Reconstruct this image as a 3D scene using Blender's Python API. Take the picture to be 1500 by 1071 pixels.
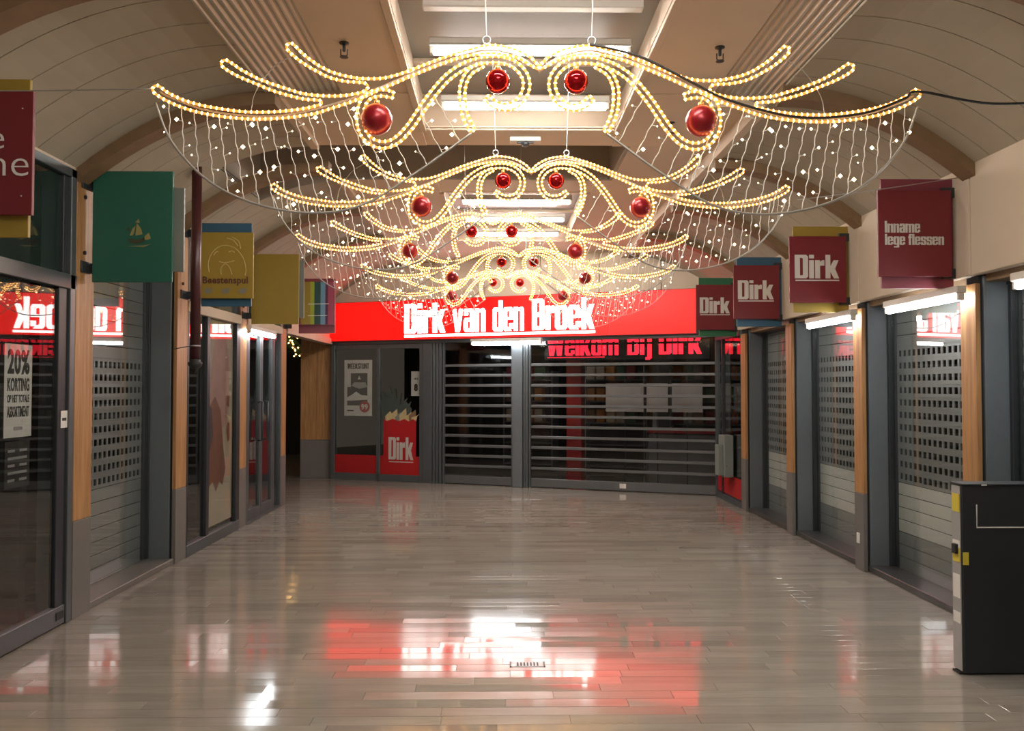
import bpy, math, random
from mathutils import Vector, Matrix
R = math.radians
random.seed(7)
SC = bpy.context.scene
COL = SC.collection
for o in list(bpy.data.objects): bpy.data.objects.remove(o)

# ------------------------------------------------------------------ camera
F_PX = 1200.0
cam_d = bpy.data.cameras.new('camera'); cam = bpy.data.objects.new('camera', cam_d); COL.objects.link(cam)
cam_d.sensor_fit = 'HORIZONTAL'; cam_d.sensor_width = 36.0; cam_d.lens = 36.0 * F_PX / 1500.0
cam_d.clip_start = 0.05; cam_d.clip_end = 100
cam.location = (0, 0, 1.6)
cam.rotation_euler = (R(90) + math.atan(31.5 / F_PX), 0, -math.atan(18 / F_PX))
SC.camera = cam
# ------------------------------------------------------------------ world and exposure
wd = bpy.data.worlds.new('world'); SC.world = wd; wd.use_nodes = True
bg = wd.node_tree.nodes['Background']; bg.inputs['Color'].default_value = (0.9, 0.74, 0.56, 1); bg.inputs['Strength'].default_value = 0.28
SC.view_settings.view_transform = 'Standard'; SC.view_settings.look = 'None'
SC.view_settings.exposure = 0.35; SC.view_settings.gamma = 1.0; SC.view_settings.use_curve_mapping = False
cy = SC.cycles
cy.use_denoising = True; cy.max_bounces = 8; cy.transparent_max_bounces = 24; cy.glossy_bounces = 5
cy.sample_clamp_indirect = 5.0; cy.use_light_tree = True; cy.caustics_reflective = False; cy.caustics_refractive = False
TUBE_E = 105.0; BULB_E = 9.0; SIGN_RED_E = 1.9; SIGN_WHITE_E = 4.8

# ------------------------------------------------------------------ materials
MATS = {}
def nodes_of(name):
    m = bpy.data.materials.new(name); m.use_nodes = True
    nt = m.node_tree
    return m, nt, nt.nodes['Principled BSDF']
def mat(name, col, rough=0.6, metal=0.0, noise=0.06, scale=8.0, stretch=(1, 1, 1), bump=0.0, spec=0.5, coat=0.0):
    """plain procedural surface: base colour broken up by noise, optional fine relief"""
    if name in MATS: return MATS[name]
    m, nt, p = nodes_of(name)
    p.inputs['Roughness'].default_value = rough; p.inputs['Metallic'].default_value = metal
    p.inputs['Specular IOR Level'].default_value = spec; p.inputs['Coat Weight'].default_value = coat
    tc = nt.nodes.new('ShaderNodeTexCoord'); mp = nt.nodes.new('ShaderNodeMapping')
    mp.inputs['Scale'].default_value = stretch
    nz = nt.nodes.new('ShaderNodeTexNoise'); nz.inputs['Scale'].default_value = scale; nz.inputs['Detail'].default_value = 5
    mx = nt.nodes.new('ShaderNodeMix'); mx.data_type = 'RGBA'
    a = [max(0, c * (1 - noise * 1.6)) for c in col]; b = [min(1, c * (1 + noise * 1.6)) for c in col]
    mx.inputs['A'].default_value = (*a, 1); mx.inputs['B'].default_value = (*b, 1)
    nt.links.new(tc.outputs['Object'], mp.inputs['Vector']); nt.links.new(mp.outputs['Vector'], nz.inputs['Vector'])
    nt.links.new(nz.outputs['Fac'], mx.inputs['Factor']); nt.links.new(mx.outputs['Result'], p.inputs['Base Color'])
    if bump:
        bp = nt.nodes.new('ShaderNodeBump'); bp.inputs['Strength'].default_value = bump; bp.inputs['Distance'].default_value = 0.002
        nt.links.new(nz.outputs['Fac'], bp.inputs['Height']); nt.links.new(bp.outputs['Normal'], p.inputs['Normal'])
    MATS[name] = m
    return m
def emit(name, col, strength, sampling='AUTO'):
    if name in MATS: return MATS[name]
    m, nt, p = nodes_of(name)
    p.inputs['Base Color'].default_value = (*[c * .6 for c in col], 1)
    p.inputs['Emission Color'].default_value = (*col, 1); p.inputs['Emission Strength'].default_value = strength
    p.inputs['Roughness'].default_value = .4
    m.cycles.emission_sampling = sampling
    MATS[name] = m
    return m
def glass_mat(name, tint=(.90, .92, .915), ior=1.68, rough=0.0):
    if name in MATS: return MATS[name]
    m = bpy.data.materials.new(name); m.use_nodes = True; nt = m.node_tree; nt.nodes.clear()
    out = nt.nodes.new('ShaderNodeOutputMaterial'); mix = nt.nodes.new('ShaderNodeMixShader')
    tr = nt.nodes.new('ShaderNodeBsdfTransparent'); gl = nt.nodes.new('ShaderNodeBsdfGlossy'); fr = nt.nodes.new('ShaderNodeFresnel')
    tr.inputs['Color'].default_value = (*tint, 1); gl.inputs['Roughness'].default_value = rough
    gl.inputs['Color'].default_value = (.95, .95, .95, 1)
    ge = nt.nodes.new('ShaderNodeNewGeometry'); mr = nt.nodes.new('ShaderNodeMapRange')      # same index seen from either face of the pane
    mr.inputs['To Min'].default_value = ior; mr.inputs['To Max'].default_value = 1 / ior
    nt.links.new(ge.outputs['Backfacing'], mr.inputs['Value']); nt.links.new(mr.outputs[0], fr.inputs['IOR'])
    nt.links.new(fr.outputs[0], mix.inputs[0]); nt.links.new(tr.outputs[0], mix.inputs[1]); nt.links.new(gl.outputs[0], mix.inputs[2])
    nt.links.new(mix.outputs[0], out.inputs['Surface'])
    MATS[name] = m
    return m
def wood_mat(name, dark, light, rough=.45):
    m, nt, p = nodes_of(name)
    p.inputs['Roughness'].default_value = rough
    tc = nt.nodes.new('ShaderNodeTexCoord'); mp = nt.nodes.new('ShaderNodeMapping'); mp.inputs['Scale'].default_value = (22, 22, 1.3)
    nz = nt.nodes.new('ShaderNodeTexNoise'); nz.inputs['Scale'].default_value = 1.6; nz.inputs['Detail'].default_value = 7; nz.inputs['Distortion'].default_value = .6
    cr = nt.nodes.new('ShaderNodeValToRGB')
    cr.color_ramp.elements[0].position = .3; cr.color_ramp.elements[0].color = (*dark, 1)
    cr.color_ramp.elements[1].position = .68; cr.color_ramp.elements[1].color = (*light, 1)
    nt.links.new(tc.outputs['Object'], mp.inputs['Vector']); nt.links.new(mp.outputs['Vector'], nz.inputs['Vector'])
    nt.links.new(nz.outputs['Fac'], cr.inputs['Fac']); nt.links.new(cr.outputs['Color'], p.inputs['Base Color'])
    bp = nt.nodes.new('ShaderNodeBump'); bp.inputs['Strength'].default_value = .15; bp.inputs['Distance'].default_value = .002
    nt.links.new(nz.outputs['Fac'], bp.inputs['Height']); nt.links.new(bp.outputs['Normal'], p.inputs['Normal'])
    MATS[name] = m
    return m
def stone_mat():
    """polished stone strips: tone and gloss differ from strip to strip"""
    m, nt, p = nodes_of('polished_stone'); N = nt.nodes.new; K = nt.links.new
    tc = N('ShaderNodeTexCoord'); oi = N('ShaderNodeObjectInfo'); ge = N('ShaderNodeNewGeometry')
    add = N('ShaderNodeMath'); add.operation = 'ADD'; K(oi.outputs['Random'], add.inputs[0]); K(ge.outputs['Random Per Island'], add.inputs[1])
    frc = N('ShaderNodeMath'); frc.operation = 'FRACT'; K(add.outputs[0], frc.inputs[0])
    cr = N('ShaderNodeValToRGB')
    cr.color_ramp.elements[0].color = (.265, .237, .20, 1); cr.color_ramp.elements[1].color = (.345, .315, .268, 1)
    e = cr.color_ramp.elements.new(.5); e.color = (.305, .276, .234, 1)
    K(frc.outputs[0], cr.inputs['Fac'])
    mp = N('ShaderNodeMapping'); mp.inputs['Scale'].default_value = (2.2, 16, 16)
    K(tc.outputs['Object'], mp.inputs['Vector'])
    off = N('ShaderNodeVectorMath'); off.operation = 'ADD'; K(mp.outputs['Vector'], off.inputs[0])
    sc = N('ShaderNodeMath'); sc.operation = 'MULTIPLY'; sc.inputs[1].default_value = 37.0; K(frc.outputs[0], sc.inputs[0]); K(sc.outputs[0], off.inputs[1])
    nz = N('ShaderNodeTexNoise'); nz.inputs['Scale'].default_value = 1.3; nz.inputs['Detail'].default_value = 6; K(off.outputs[0], nz.inputs['Vector'])
    mx = N('ShaderNodeMix'); mx.data_type = 'RGBA'; mx.blend_type = 'MULTIPLY'; mx.inputs['Factor'].default_value = .4
    vr = N('ShaderNodeValToRGB'); vr.color_ramp.elements[0].position = .3; vr.color_ramp.elements[0].color = (.66, .62, .58, 1); vr.color_ramp.elements[1].position = .65
    K(nz.outputs['Fac'], vr.inputs['Fac']); K(cr.outputs['Color'], mx.inputs['A']); K(vr.outputs['Color'], mx.inputs['B']); K(mx.outputs['Result'], p.inputs['Base Color'])
    f2 = N('ShaderNodeMath'); f2.operation = 'MULTIPLY'; f2.inputs[1].default_value = 7.31; K(frc.outputs[0], f2.inputs[0])
    f3 = N('ShaderNodeMath'); f3.operation = 'FRACT'; K(f2.outputs[0], f3.inputs[0])
    rr = N('ShaderNodeMapRange'); rr.inputs['To Min'].default_value = .035; rr.inputs['To Max'].default_value = .15; K(f3.outputs[0], rr.inputs['Value'])
    K(rr.outputs[0], p.inputs['Roughness']); p.inputs['IOR'].default_value = 1.6
    bp = N('ShaderNodeBump'); bp.inputs['Strength'].default_value = .012; bp.inputs['Distance'].default_value = .003
    K(nz.outputs['Fac'], bp.inputs['Height']); K(bp.outputs['Normal'], p.inputs['Normal'])
    MATS['polished_stone'] = m
    return m

STONE = stone_mat()
GROUT = mat('grout', (.20, .18, .15), .7)
CREAM = mat('cream_panel', (.60, .50, .385), .7, noise=.05, scale=3)
VAULT = mat('vault_panel', (.385, .34, .262), .75, noise=.05, scale=4)
CEIL = mat('ceiling_cream', (.62, .51, .395), .7, noise=.04, scale=3)
CORRU = mat('corrugated_metal', (.46, .43, .38), .45, .3, noise=.03)
BACKING = mat('dark_backing', (.05, .045, .04), .9)
TROUGH = mat('trough_grey', (.36, .315, .26), .85)
SKYL = mat('skylight_grey', (.27, .265, .245), .35, noise=.05, scale=3)
RIB = mat('rib_brown', (.20, .125, .065), .55, noise=.12, scale=10)
WOOD = wood_mat('honey_wood', (.28, .135, .05), (.46, .25, .10))
CLADW = WOOD
PLINTH = mat('plinth_grey', (.155, .145, .135), .4, noise=.06)
BLOCK = mat('slate_metal', (.15, .172, .188), .42, .25, noise=.05, scale=14)
BLACK = mat('black_gap', (.012, .012, .012), .6)
FRAME = mat('anodised_frame', (.12, .135, .145), .38, .5, noise=.05)
FRAMED = mat('dark_frame', (.035, .04, .045), .4, .3)
ALU = mat('brushed_aluminium', (.36, .38, .40), .35, .7, noise=.05, stretch=(1, 30, 30))
SHUT = mat('shutter_steel', (.40, .405, .40), .38, .3, noise=.06, scale=5)
SHUTW = mat('shutter_pale', (.78, .77, .72), .5, .0, noise=.06, scale=5)
BARS = mat('grille_bar', (.15, .155, .16), .4, .5, noise=.05)
GLASS = glass_mat('shop_glass')
GLASSD = glass_mat('polycarbonate', (.78, .78, .78), 1.45, .03)
SILL = mat('dark_sill', (.055, .055, .055), .3, noise=.1)
REDP = mat('sign_red', (.15, .009, .015), .5, noise=.04)
MAROON = mat('sign_maroon', (.20, .035, .05), .5, noise=.05)
YELL = mat('sign_olive_yellow', (.30, .205, .028), .5, noise=.04)
BLUE = mat('sign_blue', (.03, .10, .17), .5, noise=.05)
GREEN = mat('sign_green', (.02, .125, .085), .5, noise=.05)
GREEND = mat('sign_leaf_green', (.02, .14, .06), .5, noise=.05)
GREYP = mat('sign_grey', (.20, .22, .20), .5, noise=.05)
SILVER = mat('silver_lettering', (.62, .60, .56), .4, .2, noise=.05)
WHITEP = mat('white_print', (.72, .70, .66), .6, noise=.03)
BLACKP = mat('black_print', (.02, .018, .018), .6)
REDF = mat('red_film', (.42, .012, .015), .45, noise=.04)
POLE = mat('oxblood_paint', (.055, .012, .014), .35, noise=.08)
KIOSK = mat('charcoal_laminate', (.018, .021, .025), .45, noise=.08)
DARKWALL = mat('dark_shop_wall', (.055, .05, .048), .8, noise=.1)
SHELFM = mat('shelf_metal', (.16, .16, .165), .5, .2)
TUBE = emit('fluorescent_tube', (1.0, .94, .86), TUBE_E)
TUBE2 = emit('cool_tube', (.93, .97, 1.0), TUBE_E * .35)
HOUS = mat('lamp_housing', (.62, .58, .52), .5, noise=.03)
BULB = emit('warm_bulb', (1.0, .54, .17), BULB_E)
ICE = emit('icicle_bulb', (1.0, .72, .42), BULB_E)
ROPE = emit('rope_light', (1.0, .40, .07), .75)
WIREW = mat('white_cable', (.62, .58, .52), .5)
CABLE = mat('black_cable', (.012, .012, .013), .5)
TUBEM = mat('galvanised_tube', (.42, .40, .37), .4, .6)
BAUB = mat('matte_red_glass', (.25, .006, .012), .30, .35, noise=.05, spec=.6)
BAUG = mat('gloss_red_glass', (.34, .004, .008), .06, .75, noise=.03, spec=.7)
GOLD = mat('gold_cap', (.70, .48, .18), .3, .9)
SIGNR = emit('lightbox_red', (1.0, .002, .001), SIGN_RED_E)
SIGNW = emit('lightbox_white', (1.0, .93, .88), SIGN_WHITE_E)
LEDR = emit('red_led', (1.0, .015, .035), 2.6)

# ------------------------------------------------------------------ mesh helpers
class MB:
    def __init__(s): s.v = []; s.f = []
    def add(s, vs, fs):
        n = len(s.v); s.v += [tuple(v) for v in vs]; s.f += [tuple(i + n for i in f) for f in fs]; return s
    def box(s, x0, x1, y0, y1, z0, z1, c=0.0):
        x0, x1 = min(x0, x1), max(x0, x1); y0, y1 = min(y0, y1), max(y0, y1); z0, z1 = min(z0, z1), max(z0, z1)
        if c <= 0:
            return s.add([(x, y, z) for z in (z0, z1) for y in (y0, y1) for x in (x0, x1)],
                         [(0, 2, 3, 1), (4, 5, 7, 6), (0, 1, 5, 4), (2, 6, 7, 3), (0, 4, 6, 2), (1, 3, 7, 5)])
        c = min(c, (x1 - x0) * .45, (y1 - y0) * .45, (z1 - z0) * .45)
        X, Y, Z = (x0, x1), (y0, y1), (z0, z1); vs = []; idx = {}
        for i in (0, 1):
            for j in (0, 1):
                for k in (0, 1):
                    sx, sy, sz = (1, -1)[i] * c, (1, -1)[j] * c, (1, -1)[k] * c
                    for a, d in enumerate(((0, sy, sz), (sx, 0, sz), (sx, sy, 0))):
                        idx[i, j, k, a] = len(vs); vs.append((X[i] + d[0], Y[j] + d[1], Z[k] + d[2]))
        q = lambda *t: tuple(idx[u] for u in t)
        fs = []
        for i in (0, 1): fs.append(q((i, 0, 0, 0), (i, 1, 0, 0), (i, 1, 1, 0), (i, 0, 1, 0))[::(1 if i else -1)])
        for j in (0, 1): fs.append(q((0, j, 0, 1), (1, j, 0, 1), (1, j, 1, 1), (0, j, 1, 1))[::(-1 if j else 1)])
        for k in (0, 1): fs.append(q((0, 0, k, 2), (1, 0, k, 2), (1, 1, k, 2), (0, 1, k, 2))[::(1 if k else -1)])
        for i in (0, 1):
            for j in (0, 1): fs.append(q((i, j, 0, 0), (i, j, 1, 0), (i, j, 1, 1), (i, j, 0, 1)))
        for i in (0, 1):
            for k in (0, 1): fs.append(q((i, 0, k, 0), (i, 1, k, 0), (i, 1, k, 2), (i, 0, k, 2)))
        for j in (0, 1):
            for k in (0, 1): fs.append(q((0, j, k, 1), (1, j, k, 1), (1, j, k, 2), (0, j, k, 2)))
        for i in (0, 1):
            for j in (0, 1):
                for k in (0, 1): fs.append(q((i, j, k, 0), (i, j, k, 1), (i, j, k, 2)))
        return s.add(vs, fs)
    def tube(s, pts, r, n=6, closed=False):
        pts = [Vector(p) for p in pts]; m = len(pts); rs = r if isinstance(r, (list, tuple)) else [r] * m
        vs = []; up = Vector((0, 0, 1)); prev = None
        for i, p in enumerate(pts):
            a = pts[i - 1] if (i or closed) else p; b = pts[(i + 1) % m] if (i < m - 1 or closed) else p
            t = (b - a)
            t = t.normalized() if t.length > 1e-9 else Vector((0, 0, 1))
            if prev is None:
                ref = Vector((0, 1, 0)) if abs(t.y) < .9 else up
                e1 = t.cross(ref).normalized()
            else:
                e1 = (prev - t * prev.dot(t))
                e1 = e1.normalized() if e1.length > 1e-6 else t.orthogonal().normalized()
            prev = e1; e2 = t.cross(e1)
            vs += [p + (e1 * math.cos(k * 2 * math.pi / n) + e2 * math.sin(k * 2 * math.pi / n)) * rs[i] for k in range(n)]
        fs = []
        for i in range(m if closed else m - 1):
            j = (i + 1) % m
            for k in range(n): fs.append((i * n + k, i * n + (k + 1) % n, j * n + (k + 1) % n, j * n + k))
        if not closed: fs += [tuple(range(n))[::-1], tuple((m - 1) * n + k for k in range(n))]
        return s.add(vs, fs)
    def octa(s, c, r):
        x, y, z = c
        return s.add([(x + r, y, z), (x - r, y, z), (x, y + r, z), (x, y - r, z), (x, y, z + r), (x, y, z - r)],
                     [(0, 2, 4), (2, 1, 4), (1, 3, 4), (3, 0, 4), (2, 0, 5), (1, 2, 5), (3, 1, 5), (0, 3, 5)])
    def ball(s, c, r, nu=24, nv=14, sz=1.0):
        x, y, z = c; vs = [(x, y, z + r * sz)]
        for i in range(1, nv):
            a = math.pi * i / nv
            vs += [(x + r * math.sin(a) * math.cos(2 * math.pi * k / nu), y + r * math.sin(a) * math.sin(2 * math.pi * k / nu), z + r * sz * math.cos(a)) for k in range(nu)]
        vs.append((x, y, z - r * sz)); fs = []
        for k in range(nu): fs.append((0, 1 + k, 1 + (k + 1) % nu))
        for i in range(nv - 2):
            for k in range(nu):
                a = 1 + i * nu + k; b = 1 + i * nu + (k + 1) % nu; fs.append((a, a + nu, b + nu, b))
        l = len(vs) - 1; o = 1 + (nv - 2) * nu
        for k in range(nu): fs.append((l, o + (k + 1) % nu, o + k))
        return s.add(vs, fs)
    def lathe(s, prof, n=16, c=(0, 0, 0)):
        vs = []; fs = []; m = len(prof)
        for r, z in prof: vs += [(c[0] + r * math.cos(2 * math.pi * k / n), c[1] + r * math.sin(2 * math.pi * k / n), c[2] + z) for k in range(n)]
        for i in range(m - 1):
            for k in range(n): fs.append((i * n + k, i * n + (k + 1) % n, (i + 1) * n + (k + 1) % n, (i + 1) * n + k))
        fs += [tuple(range(n))[::-1], tuple((m - 1) * n + k for k in range(n))]
        return s.add(vs, fs)
    def prism(s, poly, y0, y1):
        """poly of (x, z), thickness along y"""
        n = len(poly); vs = [(x, y0, z) for x, z in poly] + [(x, y1, z) for x, z in poly]
        fs = [tuple(range(n)), tuple(range(n, 2 * n))[::-1]] + [(i, i + n, (i + 1) % n + n, (i + 1) % n) for i in range(n)]
        return s.add(vs, fs)
    def mesh(s, name, m, smooth=False):
        me = bpy.data.meshes.new(name); me.from_pydata(s.v, [], s.f); me.materials.append(m)
        if smooth: me.shade_smooth()
        me.validate(); me.update(); return me
    def build(s, name, m, parent=None, loc=(0, 0, 0), rz=0.0, smooth=False, kind=None):
        return place(name, s.mesh(name, m, smooth), parent, loc, rz, kind)
def place(name, me, parent=None, loc=(0, 0, 0), rz=0.0, kind=None, rot=None):
    o = bpy.data.objects.new(name, me); COL.objects.link(o); o.location = loc
    o.rotation_euler = rot if rot else (0, 0, rz)
    if parent: o.parent = parent
    if kind: o['kind'] = kind
    return o
def thing(name, label, cat, loc=(0, 0, 0), rz=0.0, group=None):
    o = bpy.data.objects.new(name, None); COL.objects.link(o); o.location = loc; o.rotation_euler = (0, 0, rz)
    o.empty_display_size = .1; o['label'] = label; o['category'] = cat
    if group: o['group'] = group
    return o
def struct(name, loc=(0, 0, 0), rz=0.0):
    o = bpy.data.objects.new(name, None); COL.objects.link(o); o.location = loc; o.rotation_euler = (0, 0, rz)
    o.empty_display_size = .1; o['kind'] = 'structure'
    return o
def box_part(name, m, parent, dims, c=0.0, loc=(0, 0, 0)): return MB().box(*dims, c=c).build(name, m, parent, loc)
TEXTS = {}
def text_mesh(txt, bold=0.0, extr=0.0):
    """lettering as a mesh in the x-z plane, normalised to cap height; returns (verts, faces, width, height)"""
    k = (txt, bold, extr)
    if k in TEXTS: return TEXTS[k]
    cu = bpy.data.curves.new('lettering', 'FONT'); cu.body = txt; cu.size = 1.0; cu.offset = bold; cu.space_character = 1 + 2.2 * max(0, bold); cu.extrude = extr; cu.resolution_u = 4
    ob = bpy.data.objects.new('lettering', cu); COL.objects.link(ob)
    dg = bpy.context.evaluated_depsgraph_get(); me = bpy.data.meshes.new_from_object(ob.evaluated_get(dg))
    vs = [tuple(v.co) for v in me.vertices]; fs = [tuple(p.vertices) for p in me.polygons]
    bpy.data.objects.remove(ob); bpy.data.curves.remove(cu); bpy.data.meshes.remove(me)
    TEXTS[k] = (vs, fs)
    return TEXTS[k]
def lettering(txt, m, parent, x0, x1, z0, zcap, y, bold=0.0, depth=.002, name='lettering', cap=.73):
    """fits TXT between x0 and x1, baseline z0, capital height up to zcap, front face at y (towards -y)"""
    vs, fs = text_mesh(txt, bold, .5)
    xs = [v[0] for v in vs]; a, b = min(xs), max(xs)
    sx = (x1 - x0) / (b - a); sz = (zcap - z0) / (cap + 2 * bold)
    mb = MB(); mb.add([(x0 + (v[0] - a) * sx, y - v[2] * depth + depth * .5, z0 + (v[1] + bold) * sz) for v in vs], fs)
    return mb.build(name, m, parent)
def _ring(x0, x1, z0, z1, s, t, c=(1, 1, 1, 1)):
    """heavy closed bowl: corner cuts c = lower left, lower right, upper right, upper left"""
    k = .075; q = lambda a, b, cc, dx, dz, r: [(a, b)] * 2 if not cc else None
    def octo(x0, x1, z0, z1, k):
        P = []
        for (x, z, sx, sz, cc, fl) in ((x0, z0, 1, 1, c[0], 0), (x1, z0, -1, 1, c[1], 1), (x1, z1, -1, -1, c[2], 0), (x0, z1, 1, -1, c[3], 1)):
            e = k if cc else 0.0
            a, b = (x, z + sz * e), (x + sx * e, z)
            P += [b, a] if fl == 1 and False else ([a, b] if (sx, sz) in ((1, 1), (-1, -1)) else [b, a])
        return P
    O = octo(x0, x1, z0, z1, k); I = octo(x0 + s, x1 - s, z0 + t, z1 - t, .03)
    return [[O[i], O[(i + 1) % 8], I[(i + 1) % 8], I[i]] for i in range(8)]
def _bx(a, b, c, d): return [[(a, c), (b, c), (b, d), (a, d)]]
_S, _T, _W, _H = .19, .13, .50, .77
GLY = {
 'D': (.52, _ring(0, .52, 0, 1, .2, .13, (0, 1, 1, 0))), 'i': (_S, _bx(0, _S, 0, _H) + _bx(0, _S, .85, 1)), 'l': (_S, _bx(0, _S, 0, 1)), 'I': (.2, _bx(0, .2, 0, 1)),
 'r': (.36, _bx(0, _S, 0, _H) + [[(_S, .54), (.36, .54), (.36, _H), (.28, _H), (_S, .70)]]),
 'k': (.53, _bx(0, _S, 0, 1) + [[(_S, .28), (.33, 0), (.53, 0), (.37, .42), (_S, .42)], [(_S, .40), (.37, .40), (.51, _H), (.32, _H), (_S, .52)]]),
 'v': (.52, [[(.16, 0), (.26, 0), (.26, .22), (_S, _H), (0, _H)], [(.26, 0), (.36, 0), (.52, _H), (.33, _H), (.26, .22)]]),
 'a': (_W, _ring(0, _W, 0, .46, _S, .11) + _bx(_W - _S, _W, 0, .70) + _bx(.05, _W - .04, .66, _H) + _bx(.02, _S + .02, .55, .72)),
 'n': (_W, _bx(0, _S, 0, _H) + [[(_W - _S, 0), (_W, 0), (_W, .70), (_W - .07, _H), (_W - .16, _H), (_W - .24, .66), (_W - _S, .64)]] + _bx(_S, _W - .12, .64, .74)),
 'm': (.79, _bx(0, _S, 0, _H) + _bx(.30, .49, 0, .74) + _bx(_S, .72, .64, .755) + [[(.60, 0), (.79, 0), (.79, .70), (.72, _H), (.60, .74)]]),
 'd': (_W, _ring(0, _W, 0, _H, _S, .12, (1, 0, 0, 1)) + _bx(_W - _S, _W, 0, 1)), 'b': (_W, _ring(0, _W, 0, _H, _S, .12, (0, 1, 1, 0)) + _bx(0, _S, 0, 1)),
 'e': (_W, [p for i, p in enumerate(_ring(0, _W, 0, _H, _S, .12)) if i not in (2, 3)] + _bx(_W - _S, _W, .36, .70) + _bx(_W - _S, _W, .07, .25) + _bx(_S, _W - _S, .36, .45)),
 'o': (_W, _ring(0, _W, 0, _H, _S, .12)), 'B': (.53, _ring(0, .53, 0, .55, .2, .12, (0, 1, 1, 0)) + _ring(0, .52, .45, 1, .2, .12, (0, 1, 1, 0))),
 'g': (_W, _ring(0, _W, .02, _H, _S, .12, (1, 0, 0, 1)) + _bx(_W - _S, _W, -.2, _H) + _bx(.03, _W - .03, -.24, -.12)),
 'f': (.32, _bx(.05, .05 + _S, 0, .94) + _bx(.08, .33, .87, 1) + _bx(0, .32, .64, _H)),
 's': (.48, _bx(.03, .45, .65, _H) + _bx(0, _S, .44, .72) + _bx(.04, .44, .34, .46) + _bx(.48 - _S, .48, .06, .36) + _bx(.03, .45, 0, .12) + _bx(0, _S, .05, .24) + _bx(.48 - _S, .48, .52, .72)),
 'W': (.86, [[(.12, 0), (.32, 0), (.36, 1), (0 + .0, 1)][:3] + [(.0, 1)], [(.12, 0), (.34, 0), (.52, 1), (.34, 1)], [(.52, 0), (.74, 0), (.52, 1), (.36, 1)], [(.54, 0), (.74, 0), (.86, 1), (.66, 1)], [(.0, 1), (.2, 1), (.32, 0), (.12, 0)]]),
 'j': (.27, _bx(.08, .27, -.18, _H) + _bx(.08, .27, .85, 1) + _bx(0, .2, -.24, -.12)), ' ': (.2, []),
 'E': (.42, _bx(0, .2, 0, 1) + _bx(.2, .42, 0, .15) + _bx(.2, .39, .43, .57) + _bx(.2, .42, .85, 1)), 'T': (.46, _bx(.13, .33, 0, .85) + _bx(0, .46, .85, 1)),
 'K': (.55, _bx(0, .2, 0, 1) + [[(.2, .36), (.34, 0), (.55, 0), (.38, .55), (.2, .55)], [(.2, .5), (.38, .5), (.53, 1), (.33, 1), (.2, .66)]]),
 'S': (.5, _bx(.03, .47, .87, 1) + _bx(0, .2, .56, .95) + _bx(.04, .46, .44, .58) + _bx(.3, .5, .06, .46) + _bx(.03, .47, 0, .13) + _bx(0, .2, .05, .3) + _bx(.3, .5, .7, .95)),
 'U': (.52, _bx(0, .2, .06, 1) + _bx(.32, .52, .06, 1) + _bx(.05, .47, 0, .14)), 'N': (.54, _bx(0, .19, 0, 1) + _bx(.35, .54, 0, 1) + [[(.33, 0), (.45, 0), (.21, 1), (.09, 1)]])}
def heavy(txt, m, parent, x0, x1, z0, zcap, y, depth=.002, name='lettering', gap=.045):
    """condensed poster letters cut as solid shapes, fitted between x0 and x1"""
    tot = sum(GLY[c][0] for c in txt) + gap * (len(txt) - 1); sx = (x1 - x0) / tot; sz = zcap - z0; mb = MB(); x = 0.0
    for c in txt:
        for i, poly in enumerate(GLY[c][1]): mb.prism([(x0 + (x + a) * sx, z0 + b * sz) for a, b in poly], y - .00012 * i, y + depth)
        x += GLY[c][0] + gap
    return mb.build(name, m, parent)
def spline(pts, step):
    """Catmull-Rom through 2-D points, resampled at even distance"""
    P = [Vector(p) for p in pts]; out = []
    for i in range(len(P) - 1):
        p0 = P[i - 1] if i else P[0] * 2 - P[1]; p1, p2 = P[i], P[i + 1]; p3 = P[i + 2] if i + 2 < len(P) else P[-1] * 2 - P[-2]
        for k in range(12):
            t = k / 12
            out.append(.5 * ((2 * p1) + (p2 - p0) * t + (2 * p0 - 5 * p1 + 4 * p2 - p3) * t * t + (3 * p1 - p0 - 3 * p2 + p3) * t ** 3))
    out.append(P[-1]); res = [out[0]]; acc = 0.0
    for a, b in zip(out, out[1:]):
        d = (b - a).length
        while d > 1e-9 and acc + d >= step:
            a = a + (b - a) * ((step - acc) / d); d = (b - a).length; acc = 0.0; res.append(a.copy())
        acc += d
    return res
def offset_loop(path, w):
    L, Rr = [], []
    for i, p in enumerate(path):
        a = path[max(0, i - 1)]; b = path[min(len(path) - 1, i + 1)]; t = (b - a).normalized(); n = Vector((-t.y, t.x))
        L.append(p + n * w); Rr.append(p - n * w)
    return L + Rr[::-1]

# ================================================================== THE SETTING
XL, XR = -2.95, 3.17
ZC = 3.70                    # flat ceiling
LY = [3.92, 5.71, 7.50, 9.31, 11.07]      # near edges of the pillars along the left side
RY = [3.66, 5.38, 7.09, 8.82, 10.50]      # and along the right side
Y0, Y1 = -2.0, 14.6
FA = Vector((-2.949, 14.426)); FROT = math.atan2(-.3626, .9319)   # supermarket front: origin and heading
def fpt(s, off=0.0, z=0.0):
    """point on the supermarket front, s along it, off towards the corridor"""
    return (FA.x + s * .93194 - off * .36261, FA.y - s * .36261 - off * .93194, z)

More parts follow.
